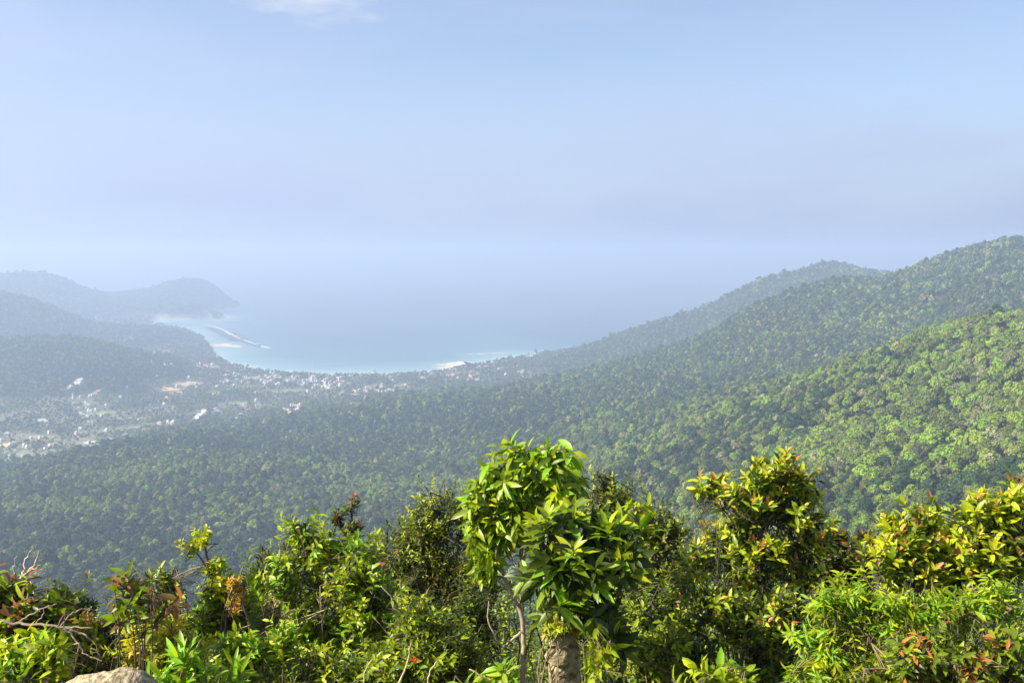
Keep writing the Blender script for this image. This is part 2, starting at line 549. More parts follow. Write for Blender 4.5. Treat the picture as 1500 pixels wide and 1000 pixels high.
ribbon('beach', [(316, 523), (330, 531), (350, 537), (380, 542.5), (410, 545.5), (450, 548)], [26, 30, 24, 20, 16, 12], 0.5, M_SAND, 'curved narrow beach at the left side of the bay', seed=10, seg=8)
ribbon('beach', [(648, 541.5), (662, 537), (682, 532.5), (712, 536)], [40, 120, 150, 40], 0.5, M_SAND, 'pale sandy beach at the right side of the bay', seed=11, seg=6)

# ------------------------------------------------------------------ clearings of bare earth, draped on the ground
CLEAR = []                      # (x, y, radius) the trees keep out of


def clearing(u, v, wu, hv, mat, label, seed=0, slant=0.0, z0=None):
    r2 = np.random.default_rng(seed + 100)
    p = atz(u, v, 8.0 if z0 is None else z0)
    if z0 is not None:
        for _ in range(40):
            p = p + 0.3 * (atz(u, v, h1(p[0], p[1])) - p)
    d = p[1]
    hw = wu / F * d / 2
    hd = hv / F * d / (abs(p[2] - CAMZ) / d) / 2
    n, rings = 26, 4
    V, q = [], []
    th = np.arange(n) * 2 * math.pi / n
    rag = 1 + 0.9 * (r2.random(n) - 0.5)
    for k in range(rings + 1):
        f = k / rings
        x = p[0] + np.cos(th) * hw * rag * f
        y = p[1] + np.sin(th) * hd * rag * f + slant * np.cos(th) * hd * f
        V.append(np.stack([x, y, height(x, y) + 0.5], -1))
    V = np.vstack(V)
    for k in range(rings):
        for j in range(n):
            q.append([k * n + j, k * n + (j + 1) % n, (k + 1) * n + (j + 1) % n, (k + 1) * n + j])
    o = link('clearing', mesh_np('clearing', V, None, q, [mat], True))
    tag(o, label, None, None, 'structure')
    for s in np.linspace(-1, 1, 7):
        for s2 in np.linspace(-1, 1, 5) * math.sqrt(max(1 - s * s, 0.0)):
            CLEAR.append((p[0] + s * hw * 0.9, p[1] + slant * s * hd * 0.9 + s2 * hd * 0.85, 11))
        CLEAR.append((p[0] + s * hw * 0.9, p[1] + slant * s * hd * 0.9 - hd * math.sqrt(1 - s * s * .99) - 22, 13))


clearing(251, 572.5, 36, 3.6, M_DIRT, 'long ochre clearing of bare earth, lower of a pair on the plain', 1, -0.6)
clearing(277, 565, 30, 4.2, M_DIRT, 'ochre clearing of bare earth, upper of a pair on the plain', 2, 0.7)
clearing(98, 667, 22, 4.5, M_DIRT, 'pale ochre strip of earth beside the low wooded ridge', 3, 0.8)
clearing(4, 654, 20, 7, M_DIRT, 'ochre bare plot at the left edge of the plain', 4)
clearing(110, 561, 9, 8, M_PALE, 'steep pale earth scar on the near left hill', 5, 0, 14)
clearing(138, 576, 7, 6, M_DIRT, 'small pinkish earth scar below the near left hill', 6, 0, 11)
clearing(592, 564, 18, 6, M_DIRT, 'ochre building plot behind the right part of the town', 7)
clearing(316, 575, 10, 3, M_DIRT, 'small ochre plot right of the paired clearings', 8)
clearing(368, 553, 16, 3, M_DIRT, 'narrow ochre plot behind the bay beach', 9)
clearing(131, 648, 14, 4, M_PALE, 'pale grassy plot near the low wooded ridge', 10)

M_FIELD = plain_material('dry_grass', (0.24, 0.25, 0.11), 0.95, 0.25, 0.02)
for i_, (u_, v_, w_, h_, t_) in enumerate([(420, 572, 60, 3.5, 'dry grass field behind the town'), (610, 575, 70, 5, 'wide dry field at the foot of the mountain'), (150, 606, 46, 4, 'grassy field below the left village'), (205, 628, 60, 3, 'dry grass field before the low wooded ridge'),
                                           (355, 566, 40, 2.5, 'grass strip right of the paired clearings'), (60, 640, 50, 4, 'pale grass field at the left of the plain'), (350, 590, 50, 3, 'grass field in the middle of the plain'), (30, 668, 44, 4, 'pale field in the lower left of the plain')]):
    clearing(u_, v_, w_, h_, M_FIELD, t_, 30 + i_, 0.3 * (-1) ** i_)

# ------------------------------------------------------------------ forest prototypes (kept out of the scene; copies and instances use their data)
def unit(v):
    return v / (np.linalg.norm(v, axis=-1, keepdims=True) + 1e-9)


def clump_quads(P, Nn, S, r2):
    n = len(P)
    t = unit(np.cross(Nn, unit(r2.normal(size=(n, 3)))))
    b = np.cross(Nn, t)
    s = S[:, None]
    asp = 0.6 + 0.5 * r2.random((n, 1))
    V = np.stack([P - t * s - b * s * asp * 0.7, P + t * s * 0.8 - b * s * asp, P + t * s + b * s * asp * 0.8, P - t * s * 0.7 + b * s * asp], 1)
    V += r2.normal(size=V.shape) * (S[:, None, None] * 0.18)
    i = np.arange(n)[:, None] * 4 + np.arange(4)[None]
    return V.reshape(-1, 3), i


def forest_crown(name, seed, mats, R=5.0, H=11.0, flat=0.62, lobes=9, per=80, leaf=0.55, core=True):
    r2 = np.random.default_rng(seed)
    G = Geo()
    cz_ = H - R * flat
    centers = []
    for k in range(lobes):
        a = k * 2.4 + r2.random() * 0.8
        f = math.sqrt((k + 0.4) / lobes)
        el = (1 - f ** 1.6)
        c = np.array([math.cos(a) * f * R * 0.68, math.sin(a) * f * R * 0.68, cz_ + R * flat * (el * 0.95 - 0.38) + r2.normal() * 0.3])
        centers.append((c, R * (0.22 + 0.26 * r2.random())))
    for c, lr in centers:
        d = unit(r2.normal(size=(per, 3)))
        d[:, 2] = np.where(d[:, 2] < -0.45, -d[:, 2], d[:, 2])
        rr_ = lr * (0.78 + 0.34 * r2.random((per, 1)))
        P = c + d * rr_ * np.array([1, 1, 0.8])
        nn = unit(d + 0.55 * r2.normal(size=d.shape) + np.array([0, 0, 0.25]))
        V, q = clump_quads(P, nn, leaf * (0.55 + 0.75 * r2.random(per)), r2)
        G.add(V, None, q)
        if core:
            u_, v_ = 7, 5
            ring = []
            for i in range(v_ + 1):
                th = math.pi * i / v_
                for j in range(u_):
                    ph = 2 * math.pi * j / u_
                    w = lr * 0.78 * (0.85 + 0.3 * r2.random())
                    ring.append(c + w * np.array([math.sin(th) * math.cos(ph), math.sin(th) * math.sin(ph), math.cos(th) * 0.8]))
            q = [[i * u_ + j, (i + 1) * u_ + j, (i + 1) * u_ + (j + 1) % u_, i * u_ + (j + 1) % u_] for i in range(v_) for j in range(u_)]
            G.add(ring, None, q)
    ncrown = sum(len(x) for x in G.q)
    G.tube([(0, 0, -1.5), (0.1, 0, H * 0.35), (0.0, 0.15, H * 0.72)], [0.32, 0.26, 0.14], 6)
    for c, lr in centers[1::2]:
        G.tube([(0.05, 0.05, H * 0.45), (c * 0.6 + np.array([0, 0, H * 0.22])), c], [0.14, 0.1, 0.05], 4)
    q = np.vstack(G.q)
    qm = (np.arange(len(q)) >= ncrown).astype(int)
    me = mesh_np(name, np.vstack(G.v), np.vstack(G.t), q, mats, False, None, 1, qm)
    return me


def palm_mesh(name, seed, mats):
    r2 = np.random.default_rng(seed)
    G = Geo()
    top = np.array([r2.normal() * 0.5, r2.normal() * 0.5, 11.0])
    for k in range(13):
        a = k * 2.399
        up = 0.9 - 1.1 * (k / 13)
        L = 3.6 + r2.random()
        d = np.array([math.cos(a), math.sin(a), 0])
        s = np.cross(d, [0, 0, 1])
        V = []
        for i, t in enumerate((0.05, 0.4, 0.75, 1.0)):
            c = top + d * L * t + np.array([0, 0, up * L * t - 0.8 * L * t * t])
            w = (0.25, 0.75, 0.6, 0.08)[i]
            V += [c - s * w - np.array([0, 0, 0.25 * w]), c + s * w - np.array([0, 0, 0.25 * w])]
        G.add(V, None, [[0, 1, 3, 2], [2, 3, 5, 4], [4, 5, 7, 6]])
    nc = sum(len(x) for x in G.q)
    G.tube([(0, 0, -1), tuple(top * 0.5), tuple(top)], [0.3, 0.22, 0.18], 5)
    q = np.vstack(G.q)
    return mesh_np(name, np.vstack(G.v), np.vstack(G.t), q, mats, False, None, 1, (np.arange(len(q)) >= nc).astype(int))


PROTO = {}
shapes = [dict(R=5.2, H=12.5, flat=0.85, lobes=11), dict(R=4.4, H=14.5, flat=1.15, lobes=11), dict(R=6.0, H=12.5, flat=0.72, lobes=13)]
near_coll = bpy.data.collections.new('forest_tree_sources')
NVAR = len(shapes)
for ki, k in enumerate(TREE_KINDS):
    for si, s in enumerate(shapes):
        kw = dict(s)
        if k[0] in ('beige', 'grey'):
            kw['lobes'] = s['lobes'] - 2
        me = forest_crown('forest_tree', 50 + ki * 7 + si, [M_TREE[ki], M_TREETRUNK], per=90, leaf=0.52, core=k[0] != 'grey', **kw)
        PROTO[(ki, si)] = me
        o = bpy.data.objects.new('source_%02d' % (ki * NVAR + si), me)
        near_coll.objects.link(o)
far_coll = bpy.data.collections.new('far_tree_sources')
for ki, k in enumerate(TREE_KINDS):
    for si, s in enumerate(shapes[:2]):
        me = forest_crown('far_tree', 150 + ki * 7 + si, [M_TREE[ki], M_TREETRUNK], per=26, leaf=0.95, **dict(s, lobes=6))
        far_coll.objects.link(bpy.data.objects.new('far_%02d' % (ki * 2 + si), me))
for si in range(2):
    far_coll.objects.link(bpy.data.objects.new('far_%02d' % (12 + si), palm_mesh('palm', 300 + si, [M_TREE[si], M_TREETRUNK])))

# ------------------------------------------------------------------ where the trees stand
def visible_mask(x, y, z, margin):
    """True where a point is not hidden behind nearer ground, from the polar grid's running skyline."""
    elev = (GZ - CAMZ + 5.0 * (RR > 400)) / np.maximum(RR, 1)
    elev = np.where(RR < 40, -9, elev)
    run = np.maximum.accumulate(elev, 0)
    a = np.arctan2(x, y); r = np.hypot(x, y)
    ia = np.clip(np.round((a - ang[0]) / (ang[1] - ang[0])).astype(int), 0, NA - 1)
    ir = np.clip(np.searchsorted(rr, r) - 2, 0, NR - 1)
    return (z - CAMZ) / r > run[ir, ia] - margin


def ring_points(d0, d1, s, a0=-30.5, a1=31.5):
    xs = np.arange(-0.62 * d1, 0.64 * d1, s)
    ys = np.arange(d0 * 0.84, d1, s)
    X, Y = np.meshgrid(xs, ys)
    X = X + (rng.random(X.shape) - 0.5) * s * 0.95
    Y = Y + (rng.random(Y.shape) - 0.5) * s * 0.95
    X, Y = X.ravel(), Y.ravel()
    r = np.hypot(X, Y); a = np.degrees(np.arctan2(X, Y))
    k = (r >= d0) & (r < d1) & (a > a0) & (a < a1)
    return X[k], Y[k]


HOUSES = []                     # filled before the trees so the trees leave room


def cluster(u0, u1, v0, v1, n, kinds, seed, zz=7.0):
    r2 = np.random.default_rng(seed)
    res = []
    for _ in range(int(n * 1.3)):
        u = u0 + (u1 - u0) * r2.random()
        v = v0 + (v1 - v0) * r2.random()
        res.append((u, v, kinds[r2.integers(len(kinds))], r2.random(), r2.random()))
    return res


# kinds: w white block, g grey-roofed, o orange-tiled, b blue-roofed, h tall white hotel
TOWN = [
    ('by the sandy cove at the left end of the bay', cluster(268, 318, 528, 540, 15, 'wwgo', 1)),
    ('close behind the curved bay beach', cluster(322, 430, 545, 562, 24, 'wwggo', 2)),
    ('in the town centre behind the mast', cluster(420, 505, 550, 567, 30, 'wwwghb', 3)),
    ('at the inland side of the town', cluster(455, 500, 560, 570, 8, 'wwo', 4)),
    ('in the town right of its centre', cluster(515, 570, 566, 577, 14, 'wwog', 5)),
    ('among trees behind the right beach', cluster(620, 700, 545, 560, 16, 'wwgo', 6)),
    ('on the rise below the far right mountain', cluster(700, 765, 538, 550, 7, 'wwo', 7)),
    ('in the left village below the pale earth scar', cluster(98, 168, 584, 610, 15, 'wwwg', 8)),
    ('beside the road left of the low wooded ridge', cluster(100, 170, 640, 660, 8, 'wwg', 9)),
    ('at the left edge of the plain', cluster(0, 75, 622, 684, 18, 'wwgg', 10)),
    ('in the hamlet beyond the low wooded ridge', cluster(228, 256, 620, 626, 8, 'wwo', 11)),
    ('along the short track across the plain', cluster(284, 302, 602, 618, 7, 'wwg', 12)),
    ('inland of the town beside the wooded ridge', cluster(395, 440, 590, 604, 8, 'wwo', 13)),
    ('on the wooded neck behind the point', cluster(165, 195, 490, 506, 7, 'ww', 14)),
    ('alone among the palms of the plain', cluster(110, 440, 575, 640, 26, 'wggo', 16)),
    ('scattered behind the bay beach', cluster(330, 620, 552, 585, 34, 'wwggo', 17)),
    ('beside the paired ochre clearings', cluster(215, 320, 552, 572, 9, 'ww', 15)),
]
for where, items in TOWN:
    for (u, v, kd, r1, r2_) in items:
        z = 6.0
        for _ in range(3):
            p = atz(u, v, z)
            z = h1(p[0], p[1])
            z = min(max(z, 1.5), 60)
        HOUSES.append((where, p[0], p[1], h1(p[0], p[1]), kd, r1, r2_))
for h in HOUSES:
    CLEAR.append((h[1], h[2], 11)); CLEAR.append((h[1] * 0.993, h[2] - 20, 11)); CLEAR.append((h[1] * 0.987, h[2] - 38, 8))
CL = np.array(CLEAR)

# forest shade put in as dark species, with darker ridge stands, then lighter woods: (column, row, distance, half width, half depth in metres)
SHADE_AND_DARK_WOODS = [(300, 640, 1690, 150, 45), (150, 655, 1610, 120, 45), (430, 630, 1790, 110, 50), (60, 800, 980, 160, 170), (250, 790, 920, 130, 110), (420, 800, 860, 140, 90), (30, 860, 760, 200, 80), (560, 625, 1800, 190, 130), (680, 605, 1830, 120, 130), (760, 625, 1650, 90, 120), (950, 640, 1150, 60, 60),
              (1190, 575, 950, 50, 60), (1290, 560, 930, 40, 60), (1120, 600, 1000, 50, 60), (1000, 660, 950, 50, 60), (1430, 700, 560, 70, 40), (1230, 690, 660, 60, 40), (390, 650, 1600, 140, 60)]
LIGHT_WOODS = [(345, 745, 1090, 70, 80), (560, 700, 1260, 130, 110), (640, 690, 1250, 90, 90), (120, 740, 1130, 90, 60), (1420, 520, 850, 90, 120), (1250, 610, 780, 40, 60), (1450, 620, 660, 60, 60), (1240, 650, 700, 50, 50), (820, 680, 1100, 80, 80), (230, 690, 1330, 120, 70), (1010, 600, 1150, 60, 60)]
TX, TY, TZ, TS, TK, TD = [], [], [], [], [], []
for d0, d1, s, sc in [(70, 330, 9, 1.1), (330, 1000, 8.2, 1.12), (1000, 1900, 7.3, 0.92), (1900, 3500, 8.6, 0.98), (3500, 5200, 13, 1.4), (5200, 8600, 20, 1.9)]:
    X, Y = ring_points(d0, d1, s)
    Z = height(X, Y)
    k = Z > 2.6
    X, Y, Z = X[k], Y[k], Z[k]
    k = visible_mask(X, Y, Z + 14 * sc, 0.0022)
    X, Y, Z = X[k], Y[k], Z[k]
    if d1 < 400:                # the slope just below the viewpoint, seen only through gaps
        k = project(np.stack([X, Y, Z + 16], -1))[1] > 900
        X, Y, Z = X[k], Y[k], Z[k]
    keep = vnoise(X / 26, Y / 26, 77) + 0.25 * rng.random(len(X)) > 0.17   # small openings in the canopy
    keep &= ~((Z < 30) & (Y > 1800) & (vnoise(X / 70, Y / 70, 83) * 0.7 + 0.45 * rng.random(len(X)) < 0.36))
    for cx, cy, cr in CL:
        if cy < d0 * 0.8 or cy > d1 * 1.1:
            continue
        keep &= (X - cx) ** 2 + (Y - cy) ** 2 > cr * cr
    X, Y, Z = X[keep], Y[keep], Z[keep]
    # scale and species
    big = vnoise(X / 60, Y / 60, 41)
    S = sc * (0.52 + 0.42 * rng.random(len(X)) + 0.34 * big + 0.6 * (rng.random(len(X)) > 0.95) * rng.random(len(X)) ** 0.5)
    S = np.where((Z < 30) & (Y > 1700), S * (0.72 + 0.1 * rng.random(len(X))), S)
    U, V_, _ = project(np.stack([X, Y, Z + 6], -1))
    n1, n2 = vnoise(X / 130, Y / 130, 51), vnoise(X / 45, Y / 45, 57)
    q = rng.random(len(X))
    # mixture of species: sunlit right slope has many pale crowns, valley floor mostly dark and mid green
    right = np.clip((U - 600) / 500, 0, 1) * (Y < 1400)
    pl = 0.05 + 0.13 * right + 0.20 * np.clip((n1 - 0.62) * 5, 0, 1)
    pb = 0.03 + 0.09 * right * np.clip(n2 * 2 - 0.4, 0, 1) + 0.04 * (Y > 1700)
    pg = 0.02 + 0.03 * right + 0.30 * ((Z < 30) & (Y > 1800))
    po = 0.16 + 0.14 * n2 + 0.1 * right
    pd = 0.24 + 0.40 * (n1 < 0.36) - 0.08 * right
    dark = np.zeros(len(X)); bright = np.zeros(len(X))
    for zu, zv, zd, zw, zh in SHADE_AND_DARK_WOODS:
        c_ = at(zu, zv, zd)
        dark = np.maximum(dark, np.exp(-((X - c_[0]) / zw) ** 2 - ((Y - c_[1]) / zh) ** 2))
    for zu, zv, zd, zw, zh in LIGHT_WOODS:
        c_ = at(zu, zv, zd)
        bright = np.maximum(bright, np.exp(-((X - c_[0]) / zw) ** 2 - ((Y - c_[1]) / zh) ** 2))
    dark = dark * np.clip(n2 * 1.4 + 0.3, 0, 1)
    pd = pd + 0.62 * dark  # more dark-crowned trees in these zones in place of a cast shadow
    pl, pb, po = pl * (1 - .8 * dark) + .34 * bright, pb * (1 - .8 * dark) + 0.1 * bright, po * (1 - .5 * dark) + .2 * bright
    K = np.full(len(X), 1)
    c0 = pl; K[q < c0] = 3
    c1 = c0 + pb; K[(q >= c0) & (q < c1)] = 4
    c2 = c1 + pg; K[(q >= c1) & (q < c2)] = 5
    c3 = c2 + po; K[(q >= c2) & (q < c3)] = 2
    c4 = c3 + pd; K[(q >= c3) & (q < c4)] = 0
    TX.append(X); TY.append(Y); TZ.append(Z); TS.append(S); TK.append(K)
TX, TY, TZ, TS, TK = map(np.concatenate, (TX, TY, TZ, TS, TK))
TU, TV, TDp = project(np.stack([TX, TY, TZ + 7 * TS], -1))
TR = np.hypot(TX, TY)
print('forest trees', len(TX))

# the 280 trees that show largest on the right slope stand as objects of their own
vis = visible_mask(TX, TY, TZ + 8 * TS, -0.002)
fg_top = np.interp(TU, [0, 150, 300, 400, 560, 690, 760, 840, 900, 1000, 1030, 1110, 1190, 1260, 1330, 1420, 1500],
                   [840, 850, 840, 770, 720, 690, 640, 650, 690, 740, 690, 665, 760, 790, 730, 710, 700])
size = 11 * TS / TDp * F
cand = np.where(vis & (TR > 335) & (TU > 15) & (TU < 1485) & (TV < fg_top - 12) & (TV > 300))[0]
single = cand[np.argsort(-size[cand])[:280]]
is_single = np.zeros(len(TX), bool)
is_single[single] = True


def ordinal(i):
    return (['leftmost', 'second', 'third', 'fourth', 'fifth', 'sixth', 'seventh', 'eighth', 'ninth', 'tenth', 'eleventh', 'twelfth', 'thirteenth', 'fourteenth',
            'fifteenth', 'sixteenth', 'seventeenth', 'eighteenth', 'nineteenth', 'twentieth'] + ['number %d' % n for n in range(21, 99)])[i]


def where_on_slope(u, v):
    a = 'right edge'
    for lim, nm in ((400, 'left shrubs'), (690, 'main bush'), (860, 'central tree'), (1010, 'airy shrub'), (1110, 'bronze-tipped shrub'), (1180, 'right half of bronze-tipped shrub'),
                    (1270, 'dark shrub gap'), (1370, 'big orange-tipped shrub')):
        if u < lim:
            a = nm
            break
    b = 'very high' if v < 520 else 'high' if v < 560 else 'halfway up' if v < 600 else 'fairly low' if v < 640 else 'low' if v < 680 else 'lowest'
    return '%s %s %s' % (b, 'at' if a == 'right edge' else 'above', a)


def name_in_rows(items, text):
    """items: (key, u, object); a label that counts from the left within the same key."""
    by = {}
    for key, u, o in items:
        by.setdefault(key, []).append((u, o))
    for key, lst in by.items():
        lst.sort(key=lambda t: t[0])
        for i, (u, o) in enumerate(lst):
            if len(lst) == 1:
                o['label'] = 'only ' + text(key)
            elif i == 0:
                o['label'] = 'leftmost ' + text(key)
            elif i == len(lst) - 1:
                o['label'] = 'rightmost ' + text(key)
            else:
                o['label'] = ordinal(i) + ' from left, ' + text(key)


rows = []
for i in single:
    ki, si = int(TK[i]), int(rng.integers(NVAR))
    o = link('forest_tree', PROTO[(ki, si)], None, (TX[i], TY[i], TZ[i]))
    s = TS[i]
    o.rotation_euler = (0, 0, rng.random() * 6.28)
    o.scale = (s * (0.9 + 0.2 * rng.random()), s * (0.9 + 0.2 * rng.random()), s * (0.9 + 0.3 * rng.random()))
    o['category'] = 'tree'
    o['group'] = 'single forest trees on the near slope'
    rows.append(((TREE_KINDS[ki][2], where_on_slope(TU[i], TV[i])), TU[i], o))
name_in_rows(rows, lambda k: '%s tree %s' % k)


def forest_object(name, label, sel, coll, index):
    n = int(sel.sum())
    me = bpy.data.meshes.new(name)
    me.vertices.add(n)
    co = np.stack([TX[sel], TY[sel], TZ[sel]], -1).astype(np.float32)
    me.vertices.foreach_set('co', co.ravel())
    s = TS[sel]
    sc = np.stack([s * (0.9 + 0.2 * rng.random(n)), s * (0.9 + 0.2 * rng.random(n)), s * (0.88 + 0.3 * rng.random(n))], -1).astype(np.float32)
    me.attributes.new('tree_scale', 'FLOAT_VECTOR', 'POINT').data.foreach_set('vector', sc.ravel())
    rot = np.stack([rng.normal(size=n) * 0.05, rng.normal(size=n) * 0.05, rng.random(n) * 6.28], -1).astype(np.float32)
    me.attributes.new('tree_rotation', 'FLOAT_VECTOR', 'POINT').data.foreach_set('vector', rot.ravel())
    me.attributes.new('tree_index', 'INT', 'POINT').data.foreach_set('value', index.astype(np.int32))
    o = link(name, me)
    ng = bpy.data.node_groups.new(name, 'GeometryNodeTree')
    ng.interface.new_socket('Geometry', in_out='INPUT', socket_type='NodeSocketGeometry')
    ng.interface.new_socket('Geometry', in_out='OUTPUT', socket_type='NodeSocketGeometry')
    gi, go = ng.nodes.new('NodeGroupInput'), ng.nodes.new('NodeGroupOutput')
    iop = ng.nodes.new('GeometryNodeInstanceOnPoints')
    ci = ng.nodes.new('GeometryNodeCollectionInfo')
    ci.inputs['Collection'].default_value = coll
    ci.inputs['Separate Children'].default_value = True
    ci.inputs['Reset Children'].default_value = True
    iop.inputs['Pick Instance'].default_value = True
    L = ng.links.new
    L(gi.outputs[0], iop.inputs['Points'])
    L(ci.outputs[0], iop.inputs['Instance'])
    for att, typ, sock in (('tree_index', 'INT', 'Instance Index'), ('tree_scale', 'FLOAT_VECTOR', 'Scale'), ('tree_rotation', 'FLOAT_VECTOR', 'Rotation')):
        na = ng.nodes.new('GeometryNodeInputNamedAttribute')
        na.data_type = typ
        na.inputs['Name'].default_value = att
        outs = [x for x in na.outputs if x.enabled and x.name == 'Attribute']
        if sock == 'Rotation':
            e = ng.nodes.new('FunctionNodeEulerToRotation')
            L(outs[0], e.inputs[0]); L(e.outputs[0], iop.inputs[sock])
        else:
            L(outs[0], iop.inputs[sock])
    L(iop.outputs[0], go.inputs[0])
    md = o.modifiers.new('trees', 'NODES')
    md.node_group = ng
    return tag(o, label, 'forest', None, 'stuff')


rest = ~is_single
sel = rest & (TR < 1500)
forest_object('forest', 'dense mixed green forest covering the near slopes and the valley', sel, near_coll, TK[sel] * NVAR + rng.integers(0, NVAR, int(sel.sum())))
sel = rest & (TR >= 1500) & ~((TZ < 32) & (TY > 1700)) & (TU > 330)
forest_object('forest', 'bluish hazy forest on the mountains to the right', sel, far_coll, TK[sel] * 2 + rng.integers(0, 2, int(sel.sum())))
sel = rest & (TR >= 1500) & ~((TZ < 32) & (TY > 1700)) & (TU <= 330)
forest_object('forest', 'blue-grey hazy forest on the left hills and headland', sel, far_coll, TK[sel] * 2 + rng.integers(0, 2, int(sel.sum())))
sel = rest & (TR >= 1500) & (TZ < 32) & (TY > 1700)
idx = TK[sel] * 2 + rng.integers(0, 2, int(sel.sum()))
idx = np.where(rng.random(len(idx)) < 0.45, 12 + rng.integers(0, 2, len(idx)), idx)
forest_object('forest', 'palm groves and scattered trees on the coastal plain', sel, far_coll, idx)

# ------------------------------------------------------------------ houses
M_WALL = plain_material('white_render', (0.52, 0.49, 0.44), 0.8, 0.06, 0.4)
M_ROOFS = {'w': plain_material('white_sheet_roof', (0.46, 0.45, 0.43), 0.5, 0.08, 0.3), 'g': plain_material('grey_sheet_roof', (0.36, 0.38, 0.41), 0.5, 0.1, 0.3),
           'o': plain_material('orange_tile_roof', (0.62, 0.27, 0.12), 0.8, 0.15, 0.6), 'b': plain_material('blue_sheet_roof', (0.25, 0.38, 0.6), 0.5, 0.1, 0.3),
           'h': plain_material('flat_white_roof', (0.74, 0.72, 0.68), 0.8, 0.08, 0.3)}
M_WIN = plain_material('dark_window', (0.05, 0.06, 0.07), 0.25, 0.1, 1.0)


def box(G, x0, x1, y0, y1, z0, z1):
    V = [(x, y, z) for z in (z0, z1) for y in (y0, y1) for x in (x0, x1)]
    G.add(V, None, [[0, 2, 3, 1], [4, 5, 7, 6], [0, 1, 5, 4], [2, 6, 7, 3], [0, 4, 6, 2], [1, 3, 7, 5]])


def house_meshes(kd):
    W = Geo(); R = Geo(); D = Geo()
    if kd == 'h':
        box(W, -7, 7, -5, 5, -2, 12)
        box(R, -7.4, 7.4, -5.4, 5.4, 12, 12.7)
        box(R, 2, 5, -2, 2, 12.7, 15)
        for f in range(4):
            for x in (-5.4, -2.7, 0, 2.7, 5.4):
                box(D, x - 0.8, x + 0.8, -5.06, -4.9, 0.8 + f * 2.9, 2.6 + f * 2.9)
    else:
        box(W, -6, 6, -4, 4, -2, 3.6)
        G = R
        V = [(-6.8, -4.8, 3.4), (6.8, -4.8, 3.4), (6.8, 4.8, 3.4), (-6.8, 4.8, 3.4), (-4, 0, 6.4), (4, 0, 6.4)]
        G.add(V, [[0, 4, 3], [1, 2, 5]], [[0, 1, 5, 4], [2, 3, 4, 5], [0, 3, 2, 1]])
        for x in (-4, -1.4, 3.6):
            box(D, x - 0.7, x + 0.7, -4.06, -3.9, 0.9, 2.4)
        box(D, 0.6, 1.7, -4.06, -3.9, -0.5, 2.2)
    return (W.mesh('wall', [M_WALL], False, False), R.mesh('roof', [M_ROOFS[kd]], False, False), D.mesh('window', [M_WIN], False, False))


HM = {k: house_meshes(k) for k in 'wgobh'}
HDESC = {'w': 'white-roofed house', 'g': 'grey-roofed house', 'o': 'orange-roofed house', 'b': 'blue-roofed house', 'h': 'tall white flat-roofed block'}
rows = []
for where, x, y, z, kd, r1, r2_ in HOUSES:
    root = link('house', None, None, (x, y, z + 0.3))
    root.rotation_euler = (0, 0, (r1 - 0.5) * 1.6)
    s = 0.36 + 0.42 * r2_
    root.scale = (s * (0.8 + 0.5 * r1), s, 0.85 + 0.4 * r2_)
    root['category'] = 'building' if kd == 'h' else 'house'
    root['group'] = 'houses on the coastal plain'
    for nm, me in zip(('wall', 'roof', 'window'), HM[kd]):
        if nm == 'window':
            continue
        link(nm, me, root)
    rows.append(((HDESC[kd], where), project([[x, y, z]])[0][0], root))
name_in_rows(rows, lambda k: '%s %s' % k)


def big_roof(u, v, L, Wd, Hh, kd, rz, label, z=None):
    p = atz(u, v, 8.0 if z is None else z)
    if z is not None:
        for _ in range(4):
            p = atz(u, v, h1(p[0], p[1]))
    root = link('building', None, None, (p[0], p[1], h1(p[0], p[1])))
    root.rotation_euler = (0, 0, rz)
    root.scale = (L / 12, Wd / 8, Hh / 6)
    tag(root, label, 'building')
    link('wall', HM[kd][0], root); link('roof', HM[kd][1], root)


big_roof(62, 620.5, 22, 14, 9, 'w', 0.2, 'large white building beside the red-roofed hall on the plain')
big_roof(71, 622, 16, 12, 8, 'o', -0.1, 'red-roofed hall beside the large white building on the plain')
big_roof(332, 552, 18, 14, 9, 'o', 0.3, 'large pale orange building behind the bay beach')
big_roof(714, 538.5, 28, 14, 9, 'o', 0.1, 'long orange-roofed resort building at the right beach')
big_roof(771, 540, 14, 12, 9, 'o', 0.4, 'orange-roofed villa atop the pale track on the far right rise', 20)
big_roof(716, 545.5, 22, 9, 7, 'w', 0.1, 'long white building below the orange-roofed resort')
big_roof(106, 417, 60, 26, 22, 'w', 0.2, 'white building high on the back headland ridge', 200)
big_roof(108, 459, 70, 30, 16, 'w', 0.0, 'large white building on the shoulder of the second left hill', 110)
big_roof(274, 439, 34, 18, 14, 'w', 0.0, 'lone white house on the dark headland', 100)
for j, (u, v) in enumerate([(172, 456), (182, 457.5), (190, 458), (196, 457), (201, 459), (217, 452)]):
    big_roof(u, v, 30, 18, 14, 'w' if j % 2 else 'o', 0.3 * j, ['leftmost orange-roofed', 'leftmost white', 'middle orange-roofed', 'second white', 'rightmost orange-roofed', 'topmost white'][j] + ' house at the foot of the headland', 20)

